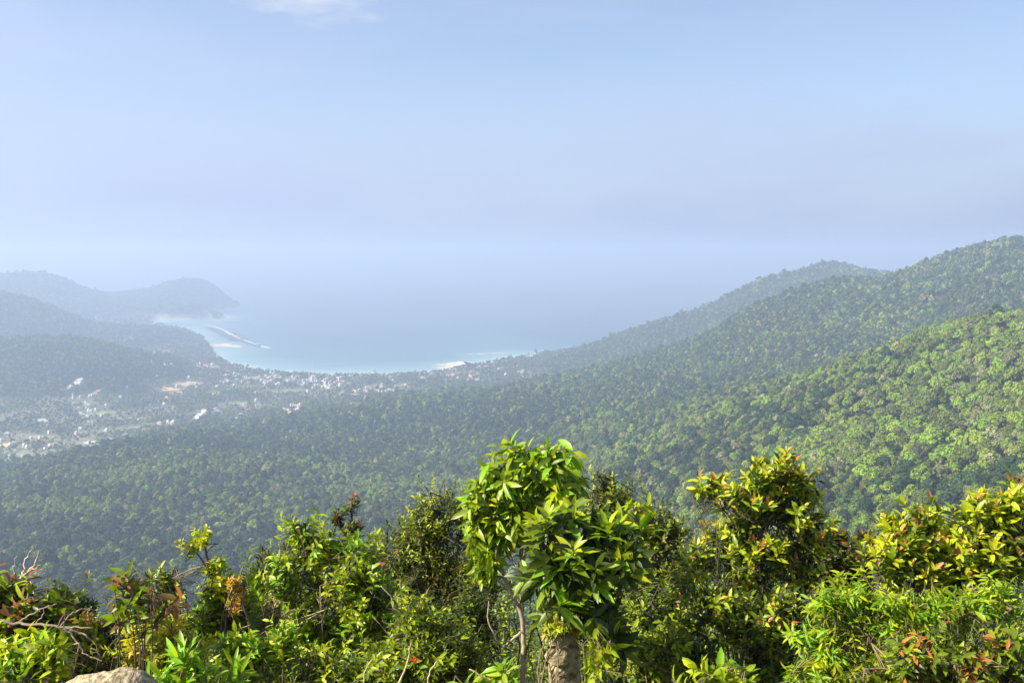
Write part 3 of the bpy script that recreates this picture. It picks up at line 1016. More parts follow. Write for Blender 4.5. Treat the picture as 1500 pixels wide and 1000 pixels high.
# pale tracks on the slopes
def track(pts, w, label):
    P = []
    for u, v, z in pts:
        p = atz(u, v, z)
        for _ in range(5):
            p = atz(u, v, h1(p[0], p[1]))
        P.append(p)
    P = np.array(P)
    t = np.linspace(0, 1, len(P)); tt = np.linspace(0, 1, 40)
    X, Y = np.interp(tt, t, P[:, 0]), np.interp(tt, t, P[:, 1])
    tan = np.stack([np.gradient(X), np.gradient(Y)], -1); tan /= np.linalg.norm(tan, axis=1, keepdims=True)
    nx, ny = -tan[:, 1] * w / 2, tan[:, 0] * w / 2
    V = np.empty((80, 3))
    V[0::2] = np.stack([X + nx, Y + ny, height(X + nx, Y + ny) + 6.0], -1)
    V[1::2] = np.stack([X - nx, Y - ny, height(X - nx, Y - ny) + 6.0], -1)
    V2 = V.copy(); V2[:, 2] -= 9
    i = np.arange(39) * 2
    q = [np.stack([i, i + 1, i + 3, i + 2], -1), np.stack([i + 80, i + 82, i + 83, i + 81], -1), np.stack([i, i + 2, i + 82, i + 80], -1), np.stack([i + 1, i + 81, i + 83, i + 3], -1)]
    o = link('road', mesh_np('road', np.vstack([V, V2]), None, np.vstack(q), [M_PALE], False))
    tag(o, label, None, None, 'structure')


track([(143, 463, 60), (142, 472, 50), (144, 482, 30), (148, 486, 25)], 22, 'pale hill road down the second left hill')
track([(766, 543, 25), (765, 550, 18), (763, 556, 14)], 11, 'pale track below the orange-roofed villa')
track([(302, 603, 8), (293, 611, 8), (287, 617, 8)], 9, 'pale straight track on the plain')
track([(1147, 425, 320), (1138, 433, 310), (1132, 440, 300)], 14, 'pale landslip scar high on the mountain')

# telecom masts
M_STEEL = plain_material('painted_steel', (0.62, 0.6, 0.6), 0.5, 0.1, 1.0)


def mast(u, v, H, label):
    p = atz(u, v, 5)
    root = link('radio_mast', None, None, (p[0], p[1], h1(p[0], p[1])))
    tag(root, label, 'mast', 'radio masts in the town')
    G = Geo()
    for a in range(3):
        c, s = math.cos(a * 2.094), math.sin(a * 2.094)
        G.tube([(2.2 * c, 2.2 * s, -2), (0.7 * c, 0.7 * s, H)], 0.32, 4)
    for z in np.arange(2, H, 3.0):
        f0 = 2.2 - 1.5 * z / H
        f1 = 2.2 - 1.5 * min(z + 3, H) / H
        for a in range(3):
            c, s = math.cos(a * 2.094), math.sin(a * 2.094)
            c2, s2 = math.cos(a * 2.094 + 2.094), math.sin(a * 2.094 + 2.094)
            G.tube([(f0 * c, f0 * s, z), (f1 * c2, f1 * s2, min(z + 3, H))], 0.16, 3)
    link('lattice', G.mesh('lattice', [M_STEEL], False, False), root)
    G = Geo()
    G.tube([(0, 0, H - 1), (0, 0, H + 9)], 0.22, 4)
    for a in range(3):
        c, s = math.cos(a * 2.094 + 1), math.sin(a * 2.094 + 1)
        box(G, 1.3 * c - 0.35, 1.3 * c + 0.35, 1.3 * s - 0.3, 1.3 * s + 0.3, H - 6, H - 2)
    link('antenna', G.mesh('antenna', [M_STEEL], False, False), root)


mast(459, 553, 50, 'tallest lattice mast rising above the town against the bay')
mast(453, 563, 34, 'white lattice mast in the town centre, just below the tallest mast')
mast(429, 563, 30, 'short white lattice mast left of the town centre')

#<<FG
# ------------------------------------------------------------------ foreground shrubs
GA = 2.39996
DENS = 2.8
DK, MD, LT, YG, YL, LM = (0.042, 0.066, 0.007), (0.145, 0.205, 0.009), (0.30, 0.385, 0.012), (0.40, 0.43, 0.013), (0.56, 0.47, 0.04), (0.195, 0.37, 0.014)
BR, OR, CO, RD, GD = (0.17, 0.066, 0.024), (0.48, 0.17, 0.035), (0.27, 0.115, 0.045), (0.42, 0.045, 0.02), (0.48, 0.31, 0.055)
BARK_D, BARK_P, BARK_T = (0.10, 0.075, 0.05), (0.34, 0.26, 0.165), (0.24, 0.175, 0.10)


def leaf_arrays(P, A, Nn, L, W, Cv, fold=0.16):
    """eight-point folded, curved leaves: base, two stations of three, tip"""
    n = len(P)
    A = unit(A)
    S = unit(np.cross(A, Nn))
    Nn = np.cross(S, A)
    T = [(0.0, 0.0, 0.0)]
    t1, t2 = 0.33, 0.70
    V = np.empty((n, 8, 3))

    def pt(t, s, lift):
        return (P + A * (L * t)[:, None] + S * (W * s)[:, None] + Nn * (W * lift - Cv * L * t * t)[:, None])
    V[:, 0] = pt(0, 0, 0)
    V[:, 1] = pt(t1, -0.46, fold); V[:, 2] = pt(t1, 0, 0); V[:, 3] = pt(t1, 0.46, fold)
    V[:, 4] = pt(t2, -0.40, fold); V[:, 5] = pt(t2, 0, 0); V[:, 6] = pt(t2, 0.40, fold)
    V[:, 7] = pt(1.0, 0, 0)
    b = np.arange(n)[:, None] * 8
    tri = np.concatenate([b + np.array([[0, 2, 1]]), b + np.array([[0, 3, 2]]), b + np.array([[4, 5, 7]]), b + np.array([[5, 6, 7]])])
    quad = np.concatenate([b + np.array([[1, 2, 5, 4]]), b + np.array([[2, 3, 6, 5]])])
    return V.reshape(-1, 3), tri, quad


class Palette:
    def __init__(s, pal):
        s.c = np.array([p[0] for p in pal], float)
        w = np.array([p[1] for p in pal], float)
        s.w = np.cumsum(w / w.sum())

    def pick(s, r2, n):
        return s.c[np.minimum(np.searchsorted(s.w, r2.random(n)), len(s.c) - 1)]


class Leaves:
    def __init__(s):
        s.rows = []

    def add(s, p, a, n, L, W, c, col):
        p = np.atleast_2d(p)
        m = len(p)
        f = lambda q: np.broadcast_to(np.asarray(q, float), (m,))[:, None]
        g = lambda q: np.broadcast_to(np.asarray(q, float), (m, 3))
        s.rows.append(np.hstack([p, g(a), g(n), f(L), f(W), f(c), g(col)]))

    def arrays(s, fold=0.16):
        R = np.vstack(s.rows)
        V, t, q = leaf_arrays(R[:, 0:3], R[:, 3:6], R[:, 6:9], R[:, 9], R[:, 10], R[:, 11], fold)
        return V, t, q, np.repeat(R[:, 12:15], 8, axis=0)

    def mesh(s, name, mat, origin, fold=0.16):
        V, t, q, c = s.arrays(fold)
        return mesh_np(name, V - origin, t, q, [mat], True, c)


def twig_leaves(LV, curve, r2, n, L, W, pal, style, droop, tip_pal, tip_frac, tipness, up=0.55):
    """curve: (k,3) points of the twig; puts n leaves on it"""
    k = len(curve)
    tt = np.linspace(0, 1, k)
    i = np.arange(n)
    rn = r2.random((8, n))
    gn = r2.normal(size=(6, n))
    if style == 'whorl':
        t = 0.72 + 0.28 * (i / max(n - 1, 1))
        pitch = np.radians(84 - 56 * (i / max(n - 1, 1)) + gn[0] * 9)
    else:
        t = 0.25 + 0.75 * (i + 0.6 * rn[0]) / n
        pitch = np.radians(62 - 22 * t + gn[0] * 12)
    t = np.minimum(t, 1)
    at_ = lambda s_: np.stack([np.interp(s_, tt, curve[:, c]) for c in range(3)], -1)
    p = at_(t)
    tan = unit(p - at_(np.maximum(t - 0.12, 0)))
    tm = unit(tan.mean(0))
    ref = np.array([0.2, 0.1, 0.97]) if abs(tm[2]) < 0.9 else np.array([0.97, 0.1, 0.2])
    a = unit(np.cross(tan, ref)); b = np.cross(tan, a)
    ph = r2.random() * 6.28 + i * GA + gn[1] * 0.25
    rd = a * np.cos(ph)[:, None] + b * np.sin(ph)[:, None]
    A = tan * np.cos(pitch)[:, None] + rd * np.sin(pitch)[:, None]
    A[:, 2] -= droop * (0.6 + 0.8 * rn[1])
    A = unit(A)
    nn = unit(tan * np.sin(pitch)[:, None] - rd * np.cos(pitch)[:, None] + np.array([-0.50, -0.38, up]) + 0.22 * gn[2:5].T)
    l = L * (0.65 + 0.55 * rn[2])
    base_col = pal.pick(r2, 1)
    col = np.where((rn[3] < 0.3)[:, None], pal.pick(r2, n), base_col) * (0.6 + 0.75 * rn[4])[:, None]
    if tip_pal is not None:
        m = ((t > 0.86) if style == 'whorl' else (t > 0.75)) & (rn[5] < tip_frac * tipness)
        col = np.where(m[:, None], tip_pal.pick(r2, n) * (0.8 + 0.4 * rn[6])[:, None], col)
        l = np.where(m, l * 0.85, l)
    LV.add(p, A, nn, l, W / L * l * (0.85 + 0.3 * rn[7]), 0.12 + 0.2 * rn[0] + droop * 0.2, col)


def bez(a, m, b, k):
    t = np.linspace(0, 1, k)[:, None]
    return a * (1 - t) ** 2 + 2 * m * t * (1 - t) + b * t * t


def plant(name, label, cat, d, blobs, L, W, pal, style='alt', per=16, dens=2.0, droop=0.15, tip_pal=None, tip_frac=0.0, stem=BARK_D, mat=None, seed=1, group=None,
          paths=None, twig=0.30, clump=5, base=None, stem_r=0.011, up=0.55, fold=0.16, upward=0.5, twig_r=0.0026, maxn=520, hang=False, stray=0.16, trunk=None):
    r2 = np.random.default_rng(seed)
    bl = []
    for b in blobs:
        u, v, ru, rv = b[:4]
        dd = d + (b[4] if len(b) > 4 else 0)
        bl.append((at(u, v, dd), 1.1 * np.array([ru * dd / F, 0.5 * (ru + rv) * dd / F * 0.9, rv * dd / F]), math.pi * ru * rv))
    wsum = sum(x[2] for x in bl)
    if base is None:
        bx = sum(x[0][0] * x[2] for x in bl) / wsum
        base = np.array([bx, d, h1(bx, d)])
    else:
        bx = at(base, 900, d)[0]
        base = np.array([bx, d, h1(bx, d)])
    G = Geo()
    limbs = []
    if paths:
        for path in paths:
            pts = np.array([at(u, v, d + (dz if dz is not None else 0)) for u, v, dz, _ in path])
            rr_ = np.array([r * d / F for *_, r in path])
            if path[0][1] >= 990:
                pts = np.vstack([[pts[0][0], pts[0][1], h1(pts[0][0], pts[0][1]) - 0.1], pts])
                rr_ = np.concatenate([[rr_[0] * 1.25], rr_])
            k = 7 * (len(pts) - 1)
            tt = np.linspace(0, 1, k); ts = np.linspace(0, 1, len(pts))
            P = np.stack([np.interp(tt, ts, pts[:, c]) for c in range(3)], -1)
            for _ in range(2):
                P[1:-1] = (P[:-2] + 2 * P[1:-1] + P[2:]) / 4
            P += r2.normal(size=P.shape) * np.interp(tt, ts, rr_)[:, None] * 0.16
            G.tube(P, np.interp(tt, ts, rr_), 10, np.array(trunk or stem) * (0.9 + 0.2 * r2.random()))
            limbs.append(P)
    else:
        for c, R, a in bl:
            for s_ in range(3):
                tgt = c + r2.normal(size=3) * R * 0.6
                b0 = base + np.array([r2.normal() * 0.06, r2.normal() * 0.06, -0.05])
                mid = (b0 + tgt) / 2 + np.array([(b0[0] - tgt[0]) * 0.28, 0, 0.12 * np.linalg.norm(tgt - b0)]) + r2.normal(size=3) * np.array([.22, .15, .1])
                P = bez(b0, mid, tgt, 12) + r2.normal(size=(12, 3)) * 0.008
                r0 = stem_r * (0.7 + 0.5 * r2.random())
                G.tube(P, np.linspace(r0, r0 * 0.25, 12), 5, np.array(stem) * (0.8 + 0.4 * r2.random()))
                limbs.append(P)
    pal = Palette(pal)
    tip_pal = Palette(tip_pal) if tip_pal else None
    LP = np.vstack([p[len(p) // 3:] for p in limbs])
    LV = Leaves()
    lpx = (L / d * F) * (W / d * F) * 0.55
    for c, R, a in bl:
        n = int(min(max(DENS * dens * a / lpx / per, 4), maxn))
        nc = max(3, n // clump)
        dirs = unit(r2.normal(size=(nc, 3)) + np.array([0, -0.25, 0.30]))
        cen = c + dirs * R * (r2.random((nc, 1)) ** 0.45)
        zt = c[2] + R[2]
        for j in range(n):
            T = cen[j % nc] + r2.normal(size=3) * R * 0.20
            if r2.random() < stray:
                T = T + (unit(T - c) * 0.5 + np.array([0, 0, 0.45])) * R * r2.random()
            dist = np.linalg.norm(LP - T, axis=1) + np.where(LP[:, 2] > T[2] + 0.05, 0.25, 0)
            kk = np.argsort(dist)[:4]
            S = LP[kk[r2.integers(len(kk))]]
            out = unit(unit(T - c + 1e-4) * 0.7 + np.array([0, 0, upward]) + 0.3 * r2.normal(size=3))
            if hang:
                out = unit(out + np.array([0, 0, -0.7]))
            tl = twig * (0.7 + 0.6 * r2.random())
            B = T - out * tl
            full = np.vstack([bez(S, (S + B) / 2 + np.array([0, 0, 0.04]), B, 4)[:-1], bez(B, B + out * tl * 0.5 + r2.normal(size=3) * 0.02, T, 6)])
            G.tube(full, np.linspace(twig_r * 1.6, twig_r * 0.45, len(full)), 4, (np.array(stem) * (0.45 + 0.5 * r2.random()) + np.array([.05, .065, .02])) * .6 if r2.random() < .75 else np.array(stem))
            tipness = float(np.clip((T[2] - (c[2] - 0.4 * R[2])) / (1.2 * R[2]), 0, 1))
            twig_leaves(LV, full[3:], r2, per + int(r2.integers(-2, 3)) if per > 4 else per, L, W, pal, style, droop, tip_pal, tip_frac, tipness, up)
    root = link(name, None, None, tuple(base))
    tag(root, label, cat, group)
    G.v = [v - base for v in G.v]
    link('stem' if stem_r < 0.06 else 'trunk', G.mesh('stem', [M_TRUNK if trunk else M_BARK], True), root)
    link('foliage', LV.mesh('foliage', mat or M_LEAF, base, fold), root)
    return root, base, r2


GREEN = [(MD, 3), (LT, 3), (LM, 2), (DK, 1), (YG, 1)]
BRIGHT = [(LT, 3), (YG, 3), (LM, 3), (MD, 1)]
DARK = [(DK, 4), (MD, 3), (LT, 1)]
OLIVE = [(MD, 3), ((0.15, 0.16, 0.02), 3), (DK, 2), (YG, 2)]

# --- left edge
plant('shrub', 'reddish-bronze leaved shrub at the left edge above pale leaves', 'shrub', 6.2, [(8, 872, 34, 34), (52, 900, 48, 36), (-30, 930, 50, 60), (30, 930, 50, 34)], .11, .036,
      [(BR, .8), (MD, 4), (LT, 3), (DK, 2)], 'whorl', 8, 2.0, 0.3, [(CO, 2), (BR, 2), (OR, .5)], 0.5, BARK_T, seed=11)
plant('shrub', 'light green broad-leaved shrub in the bottom left corner beside the boulder', 'shrub', 5.2, [(30, 965, 55, 45), (75, 945, 45, 35), (10, 1010, 60, 40)], .088, .034,
      BRIGHT, 'alt', 10, 2.6, 0.1, None, 0, BARK_T, seed=12)
plant('shrub', 'small dark upright shrub behind the dead branches at left', 'shrub', 8.5, [(72, 893, 26, 26), (112, 890, 26, 24), (95, 940, 60, 45)], .06, .022,
      DARK, 'whorl', 9, 2.6, 0.0, [(BR, 1)], 0.3, BARK_D, seed=13, twig=.25, upward=1.2)
plant('shrub', 'copper-leaved sapling with long drooping leaves, left of the tall thin spray', 'shrub', 5.8, [(185, 850, 26, 18), (205, 872, 40, 24), (175, 888, 26, 22), (228, 892, 24, 20)], .125, .036,
      [(CO, 2), (BR, 2.5), (MD, 4), (LT, 1.5), ((0.2, 0.13, 0.05), 2)], 'alt', 7, 1.0, 0.30, [(CO, 2), (OR, .6)], 0.3, BARK_D, seed=14, base=195, twig=.22)
plant('shrub', 'thin dark shrub beside the copper-leaved sapling', 'shrub', 6.6, [(246, 845, 20, 22), (240, 880, 24, 26)], .06, .02, [(MD, 3), (YG, 2), (DK, 2)], 'whorl', 7, 1.5, .05, None, 0, BARK_P, seed=15)
plant('shrub', 'dense yellow-green shrub with dry golden tips right of the boulder', 'shrub', 6.0, [(225, 935, 45, 30), (262, 950, 42, 42), (200, 965, 30, 30), (245, 985, 50, 30)], .05, .016,
      [(YG, 4), (LT, 3), (YL, 1.5), (GD, 1)], 'alt', 18, 2.3, 0.35, [(GD, 2), (YL, 2)], 0.5, BARK_T, M_LEAFSOFT, seed=16, twig=.2)
plant('shrub', 'dry orange-brown shrub behind the dead branches', 'shrub', 6.9, [(132, 918, 28, 18), (55, 912, 26, 14), (170, 955, 40, 26)], .045, .014, [(OR, 2), (GD, 2), (CO, 2), (MD, 2)], 'alt', 14, 2.0, 0.2, None, 0, BARK_T, M_LEAFSOFT, seed=17, twig=.18)
plant('shrub', 'dark blue-green shrub between the copper sapling and the boulder', 'shrub', 6.4, [(165, 925, 34, 30), (140, 975, 60, 30)], .06, .016, [(DK, 4), ((0.03, 0.065, 0.03), 3)], 'alt', 16, 2.4, 0.2, None, 0, BARK_D, seed=18)
plant('plant', 'bright green plant with long upright leaves at the bottom, right of the boulder', 'plant', 4.9, [(290, 972, 36, 26), (320, 1000, 40, 22), (262, 1000, 30, 22)], .115, .028, [(LM, 4), (LT, 3)], 'whorl', 9, 1.8, -0.15, None, 0, BARK_T, seed=19, upward=1.2)
# --- tall thin spray and the golden plume
plant('sapling', 'tall thin sapling raising one yellow-green spray above the left shrubs', 'sapling', 6.8, [(299, 785, 20, 16), (276, 798, 20, 8), (312, 826, 20, 12), (312, 852, 30, 18), (330, 865, 22, 18)], .046, .024,
      [(YG, 4), (YL, 1), (LT, 3)], 'alt', 11, 1.5, 0.0, None, 0, BARK_D, seed=20, twig=.16, paths=[[(345, 1000, 0, 4), (325, 880, 0, 3), (305, 835, 0, 2.2), (300, 790, 0, 1.4)], [(309, 843, 0, 1.6), (293, 815, 0, 1.2), (276, 798, 0, .8)]], clump=3)
plant('shrub', 'mid green shrub below the tall thin spray', 'shrub', 6.9, [(330, 885, 38, 34), (300, 905, 40, 30), (345, 925, 45, 40), (365, 845, 18, 18)], .078, .027, [(LT, 4), (LM, 3), (MD, 3)], 'alt', 12, 2.4, 0.12, None, 0, BARK_T, seed=21)
plant('plant', 'golden-orange seed plume rising among green shrubs at left', 'plant', 6.7, [(346, 858, 10, 18), (345, 880, 14, 12)], .034, .012, [(GD, 4), ((0.55, 0.36, 0.05), 3), (OR, 1)], 'alt', 16, 3.2, 0.3, None, 0, BARK_T, M_LEAFSOFT, seed=22, twig=.10, base=352)
plant('shrub', 'tangle of dry straw-coloured twigs between the golden plume and main bush', 'shrub', 7.2, [(370, 930, 34, 50), (395, 900, 26, 26), (350, 975, 46, 30)], .05, .014, [(GD, 1), (MD, 3), (LT, 2), (OR, 1), (CO, 2)], 'alt', 9, 1.2, 0.2, None, 0, BARK_P, M_LEAFSOFT, seed=23, twig=.34, twig_r=.005, upward=.9)
plant('shrub', 'dark shrub with narrow upright leaves just left of the main bush', 'shrub', 8.6, [(388, 838, 24, 34), (402, 870, 28, 30), (420, 800, 10, 10)], .09, .018, [(DK, 4), (MD, 3)], 'alt', 14, 2.0, -0.05, [(BR, 1)], .3, BARK_D, seed=24, upward=1.2)
plant('shrub', 'low yellow-green shrub filling the gap under the copper-leaved sapling', 'shrub', 6.3, [(150, 935, 44, 30), (110, 945, 30, 24), (190, 915, 30, 20)], .06, .02, [(LT, 4), (YG, 3), (MD, 3)], 'alt', 13, 2.0, .2, None, 0, BARK_T, M_LEAFSOFT, seed=71)
plant('shrub', 'leafy green shrub at the bottom under the golden seed plume', 'shrub', 6.0, [(380, 960, 50, 34), (345, 940, 34, 26), (420, 950, 34, 30)], .075, .026, [(LM, 3), (LT, 4), (YG, 2), (MD, 2)], 'alt', 12, 2.0, .15, None, 0, BARK_T, seed=72)
plant('shrub', 'green shrub with small lit leaves at the bottom left of the pale-stemmed tree', 'shrub', 6.8, [(640, 925, 46, 36), (680, 965, 40, 34), (600, 890, 30, 26)], .062, .024, [(MD, 4), (LT, 4), (YG, 2), (DK, 2)], 'alt', 12, 1.5, .15, None, 0, BARK_T, seed=73)
plant('shrub', 'sunlit small-leaved shrub right of the hanging vine', 'shrub', 7.0, [(930, 945, 44, 40), (980, 925, 40, 34), (960, 985, 50, 30)], .066, .026, [(MD, 4), (LT, 4), (YG, 3), (DK, 2)], 'alt', 12, 1.4, .15, None, 0, BARK_T, seed=74)
# --- main bush
plant('shrub', 'large bushy lime-green shrub left of the central tree', 'shrub', 8.0, [(446, 803, 42, 40), (425, 850, 36, 46), (490, 850, 60, 60), (548, 860, 48, 60), (455, 920, 64, 60), (525, 940, 64, 56), (520, 800, 28, 30), (440, 775, 26, 18)], .078, .029,
      [(LT, 4), (YG, 3), (MD, 3), (LM, 2), (DK, 1)], 'alt', 13, 1.6, 0.25, None, 0, BARK_T, seed=25, clump=8)
plant('flowering_stem', 'tall stem with one pink flower head above the main bush', 'plant', 8.2, [(517, 742, 12, 8), (512, 772, 22, 12), (494, 758, 12, 14)], .05, .018, [(DK, 3), (BR, 2), (MD, 2)], 'whorl', 9, 1.6, 0.1, None, 0, BARK_D, seed=26, paths=[[(520, 1000, 0, 4), (516, 850, 0, 3), (515, 735, 0, 1.5)], [(515, 800, 0, 2), (500, 775, 0, 1.5), (494, 755, 0, 1)]], twig=.12)
plant('shrub', 'fine-leaved olive shrub full of brown twigs left of the central tree', 'shrub', 9.6, [(600, 775, 40, 30), (640, 745, 44, 34), (690, 755, 30, 34), (585, 830, 44, 40), (645, 820, 60, 50), (700, 830, 40, 60), (640, 900, 80, 60)], .052, .019,
      OLIVE, 'alt', 13, 1.25, 0.05, None, 0, (0.12, 0.08, 0.045), seed=27, clump=6, upward=.9)
plant('shrub', 'green and yellow low shrub at the bottom, below the bare pale branch', 'shrub', 6.6, [(480, 985, 60, 32), (560, 975, 60, 40), (420, 980, 50, 34), (625, 985, 50, 36)], .062, .022, [(MD, 4), (LT, 3), (YG, 2), (DK, 3)], 'alt', 12, 2.3, 0.15, None, 0, BARK_T, seed=28, twig=.28)
plant('shrub', 'dark shrub at the bottom between the pale branch and the pale-stemmed tree', 'shrub', 7.4, [(660, 960, 60, 50), (700, 900, 36, 50), (600, 930, 50, 40)], .055, .022, [(DK, 5), (MD, 3), ((0.08, 0.07, 0.03), 1)], 'alt', 13, 1.6, 0.12, None, 0, BARK_D, seed=29)
# --- central pair
plant('tree', 'tallest foreground tree, bright drooping leaves on thin pale forked stems', 'tree', 7.0,
      [(775, 668, 44, 26), (808, 690, 42, 32), (735, 695, 42, 30), (765, 728, 52, 44), (718, 750, 32, 40), (818, 730, 30, 36), (712, 805, 20, 26), (748, 775, 34, 30), (815, 668, 28, 20), (795, 765, 34, 30), (700, 775, 16, 22), (705, 825, 14, 18), (838, 700, 18, 16)], .138, .046,
      [(LT, 4), (YG, 1.5), (LM, 3), (MD, 4)], 'alt', 9, 3.0, 0.6, None, 0, BARK_P, seed=30, base=765, twig=.24, up=.35, maxn=90,
      paths=[[(766, 1000, 0, 4.2), (767, 930, 0, 3.8), (764, 895, 0, 3.4), (742, 855, 0, 2.4), (730, 815, 0, 2.4), (735, 740, 0, 1.8), (745, 695, 0, 1)],
             [(764, 895, 0, 3.2), (762, 840, 0, 3), (764, 780, 0, 3), (768, 720, 0, 2.2), (770, 665, 0, 1.2)], [(763, 830, 0, 2.2), (785, 770, 0, 2), (805, 720, 0, 1.5), (808, 675, 0, 1)],
             [(764, 925, 0, 2.2), (735, 950, 0.02, 1.7), (714, 908, 0.03, 1.3), (716, 880, 0.05, .8)], [(745, 862, 0, 1.8), (720, 842, 0, 1.3), (708, 800, 0, .8)]])
plant('tree', 'dark large-leaved tree on a thick mossy trunk at the centre', 'tree', 6.4,
      [(848, 785, 52, 44), (808, 830, 36, 46), (862, 840, 66, 56), (900, 870, 48, 50), (845, 880, 46, 36), (908, 805, 36, 42), (832, 752, 24, 26), (888, 930, 30, 38), (850, 900, 40, 26), (816, 868, 30, 30, -.2), (838, 892, 30, 16, -.22), (806, 805, 28, 40, -.12), (835, 840, 34, 34, -.2)], .165, .050,
      [(DK, 5), (MD, 4), (LM, 1.5)], 'whorl', 10, 2.0, 0.05, [(LT, 3), (YG, 2)], .7, BARK_D, seed=31, base=825, twig=.22, stem_r=.07, trunk=(0.33, 0.27, 0.14),
      paths=[[(829, 1000, 0, 25), (826, 950, 0, 23), (824, 915, 0, 21), (832, 880, 0, 13), (845, 830, 0, 8), (848, 780, 0, 4)], [(826, 905, 0, 13), (868, 870, 0.1, 9), (900, 830, 0.1, 4)],
             [(826, 900, 0, 11), (812, 850, -.1, 7), (822, 770, -.1, 3)]])
plant('shrub', 'sprig of large yellow leaves reaching right from behind the dark centre tree', 'sprig', 7.4, [(938, 738, 20, 12), (925, 752, 14, 12)], .13, .05, [(YL, 1), (YG, 4), (LT, 2)], 'alt', 7, 1.7, 0.4, None, 0, BARK_P, seed=32, base=880, twig=.16,
      paths=[[(872, 1000, 0, 5), (885, 850, 0, 3.5), (905, 780, 0, 2.5), (932, 740, 0, 1.4)]])
plant('vine', 'light green vine hanging beside the mossy trunk', 'vine', 6.1, [(872, 962, 12, 34), (893, 955, 14, 30)], .09, .034, [(LT, 4), (YG, 2)], 'alt', 9, 1.5, .7, None, 0, BARK_T, seed=33, twig=.2, hang=True)
plant('plant', 'low plant with broad glossy leaves at the foot of the pale-stemmed tree', 'plant', 6.0, [(742, 985, 26, 18), (700, 1005, 30, 16)], .13, .042, [(LM, 3), (LT, 3), (MD, 1)], 'alt', 8, 1.7, .3, None, 0, BARK_T, seed=34, twig=.2)
plant('epiphyte', 'mossy golden fern tuft clinging to the top of the thick trunk', 'fern', 6.25, [(824, 906, 26, 12), (842, 918, 14, 14), (806, 922, 8, 14)], .045, .013, [(GD, 2), (YG, 3), (LT, 2)], 'alt', 12, 1.8, .5, None, 0, BARK_T, M_LEAFSOFT, seed=35, twig=.1)
plant('shrub', 'small-leaved shrub with airy top right behind the central tree', 'shrub', 10.2, [(888, 712, 28, 22), (925, 740, 34, 30), (955, 775, 44, 34), (985, 770, 26, 16), (930, 830, 60, 52), (985, 850, 40, 50), (880, 770, 30, 40)], .056, .023, OLIVE, 'alt', 13, 1.5, .0, None, 0, BARK_D, seed=36, upward=1.0)
plant('shrub', 'shaded dark shrub at the bottom right of the thick trunk', 'shrub', 7.8, [(950, 910, 60, 50), (920, 975, 54, 40), (1000, 960, 60, 50), (990, 900, 40, 40)], .06, .024, [(DK, 4), (MD, 4), (LT, 2)], 'alt', 13, 1.8, .15, None, 0, BARK_D, seed=37)
# --- right of centre
TIP = [(OR, 2), (BR, 2), (YL, 3), (CO, 2), (GD, 2)]
plant('shrub', 'tall shrub with bronze and yellow shoot tips right of centre', 'shrub', 8.0, [(1110, 690, 46, 28), (1150, 700, 34, 34), (1040, 712, 22, 26), (1100, 735, 60, 40), (1160, 755, 46, 44), (1090, 790, 60, 36), (1170, 815, 44, 46), (1060, 815, 36, 36), (1110, 850, 64, 44)], .088, .032,
      [(MD, 4), (LT, 3), (YG, 3), (DK, 3)], 'whorl', 10, 1.9, -.05, TIP + [(YG, 3), (YL, 2)], .75, BARK_D, seed=38, upward=.8, clump=6)
plant('shrub', 'lower shrub with yellow-green leaves at the foot of the bronze-tipped shrub', 'shrub', 7.2, [(1040, 880, 54, 40), (1110, 910, 56, 44), (1030, 825, 26, 26), (1160, 900, 40, 40), (1130, 965, 50, 40)], .075, .03, [(MD, 4), (LT, 3), (YG, 2), (DK, 3)], 'alt', 12, 1.9, .15, [(OR, 1), (YL, 2)], .25, BARK_D, seed=39)
plant('plant', 'broad-leaved bright plant at the bottom below the bronze-tipped shrub', 'plant', 5.2, [(1045, 985, 34, 18), (1020, 1005, 34, 18), (1085, 990, 26, 14)], .11, .04, [(LM, 3), (LT, 4), (YG, 2)], 'alt', 9, 2.2, .25, None, 0, BARK_T, seed=40, twig=.2)
plant('shrub', 'dark shrub with a few bronze shoots in the gap between the two orange-tipped shrubs', 'shrub', 8.8, [(1228, 795, 26, 26), (1245, 830, 40, 40), (1212, 850, 34, 46), (1262, 790, 16, 16)], .09, .03, [(DK, 4), (MD, 2), (BR, 1)], 'whorl', 10, 2.2, .0, [(BR, 2), (OR, 2), (YL, 1)], .5, BARK_D, seed=41, upward=1)
plant('shrub', 'big shrub with orange and yellow shoot tips at the right edge', 'shrub', 7.6, [(1325, 770, 44, 30), (1300, 815, 40, 44), (1370, 765, 36, 30), (1425, 745, 48, 30), (1480, 738, 44, 34), (1360, 820, 56, 40), (1430, 800, 60, 46), (1495, 800, 50, 54), (1400, 850, 80, 40)], .095, .036,
      [(MD, 3), (LT, 4), (YG, 4), (DK, 2)], 'whorl', 10, 2.0, -.05, TIP + [(YG, 5), (YL, 2)], .75, BARK_D, seed=42, upward=.8, clump=6)
plant('shrub', 'bright green feathery shrub with drooping narrow leaves at lower right', 'shrub', 6.1, [(1225, 890, 40, 30), (1285, 885, 54, 30), (1350, 880, 56, 28), (1220, 935, 50, 34), (1290, 930, 60, 36), (1425, 885, 50, 26), (1470, 875, 40, 24), (1210, 985, 50, 36), (1350, 925, 60, 26)], .070, .017,
      [(LM, 4), (LT, 4), (YG, 3)], 'alt', 20, 2.3, .5, None, 0, BARK_T, M_LEAFSOFT, seed=43, twig=.24)
plant('shrub', 'dark shrub with scattered orange dying leaves in the bottom right corner', 'shrub', 5.7, [(1335, 962, 60, 28), (1400, 955, 56, 34), (1475, 945, 40, 40), (1290, 995, 50, 26), (1380, 995, 70, 30), (1470, 990, 56, 40)], .085, .028,
      [(DK, 4), (MD, 5), (LT, 3), (OR, 0.8), (CO, 0.7)], 'alt', 11, 2.0, .3, [(OR, 2), (CO, 1)], .22, BARK_T, seed=44)

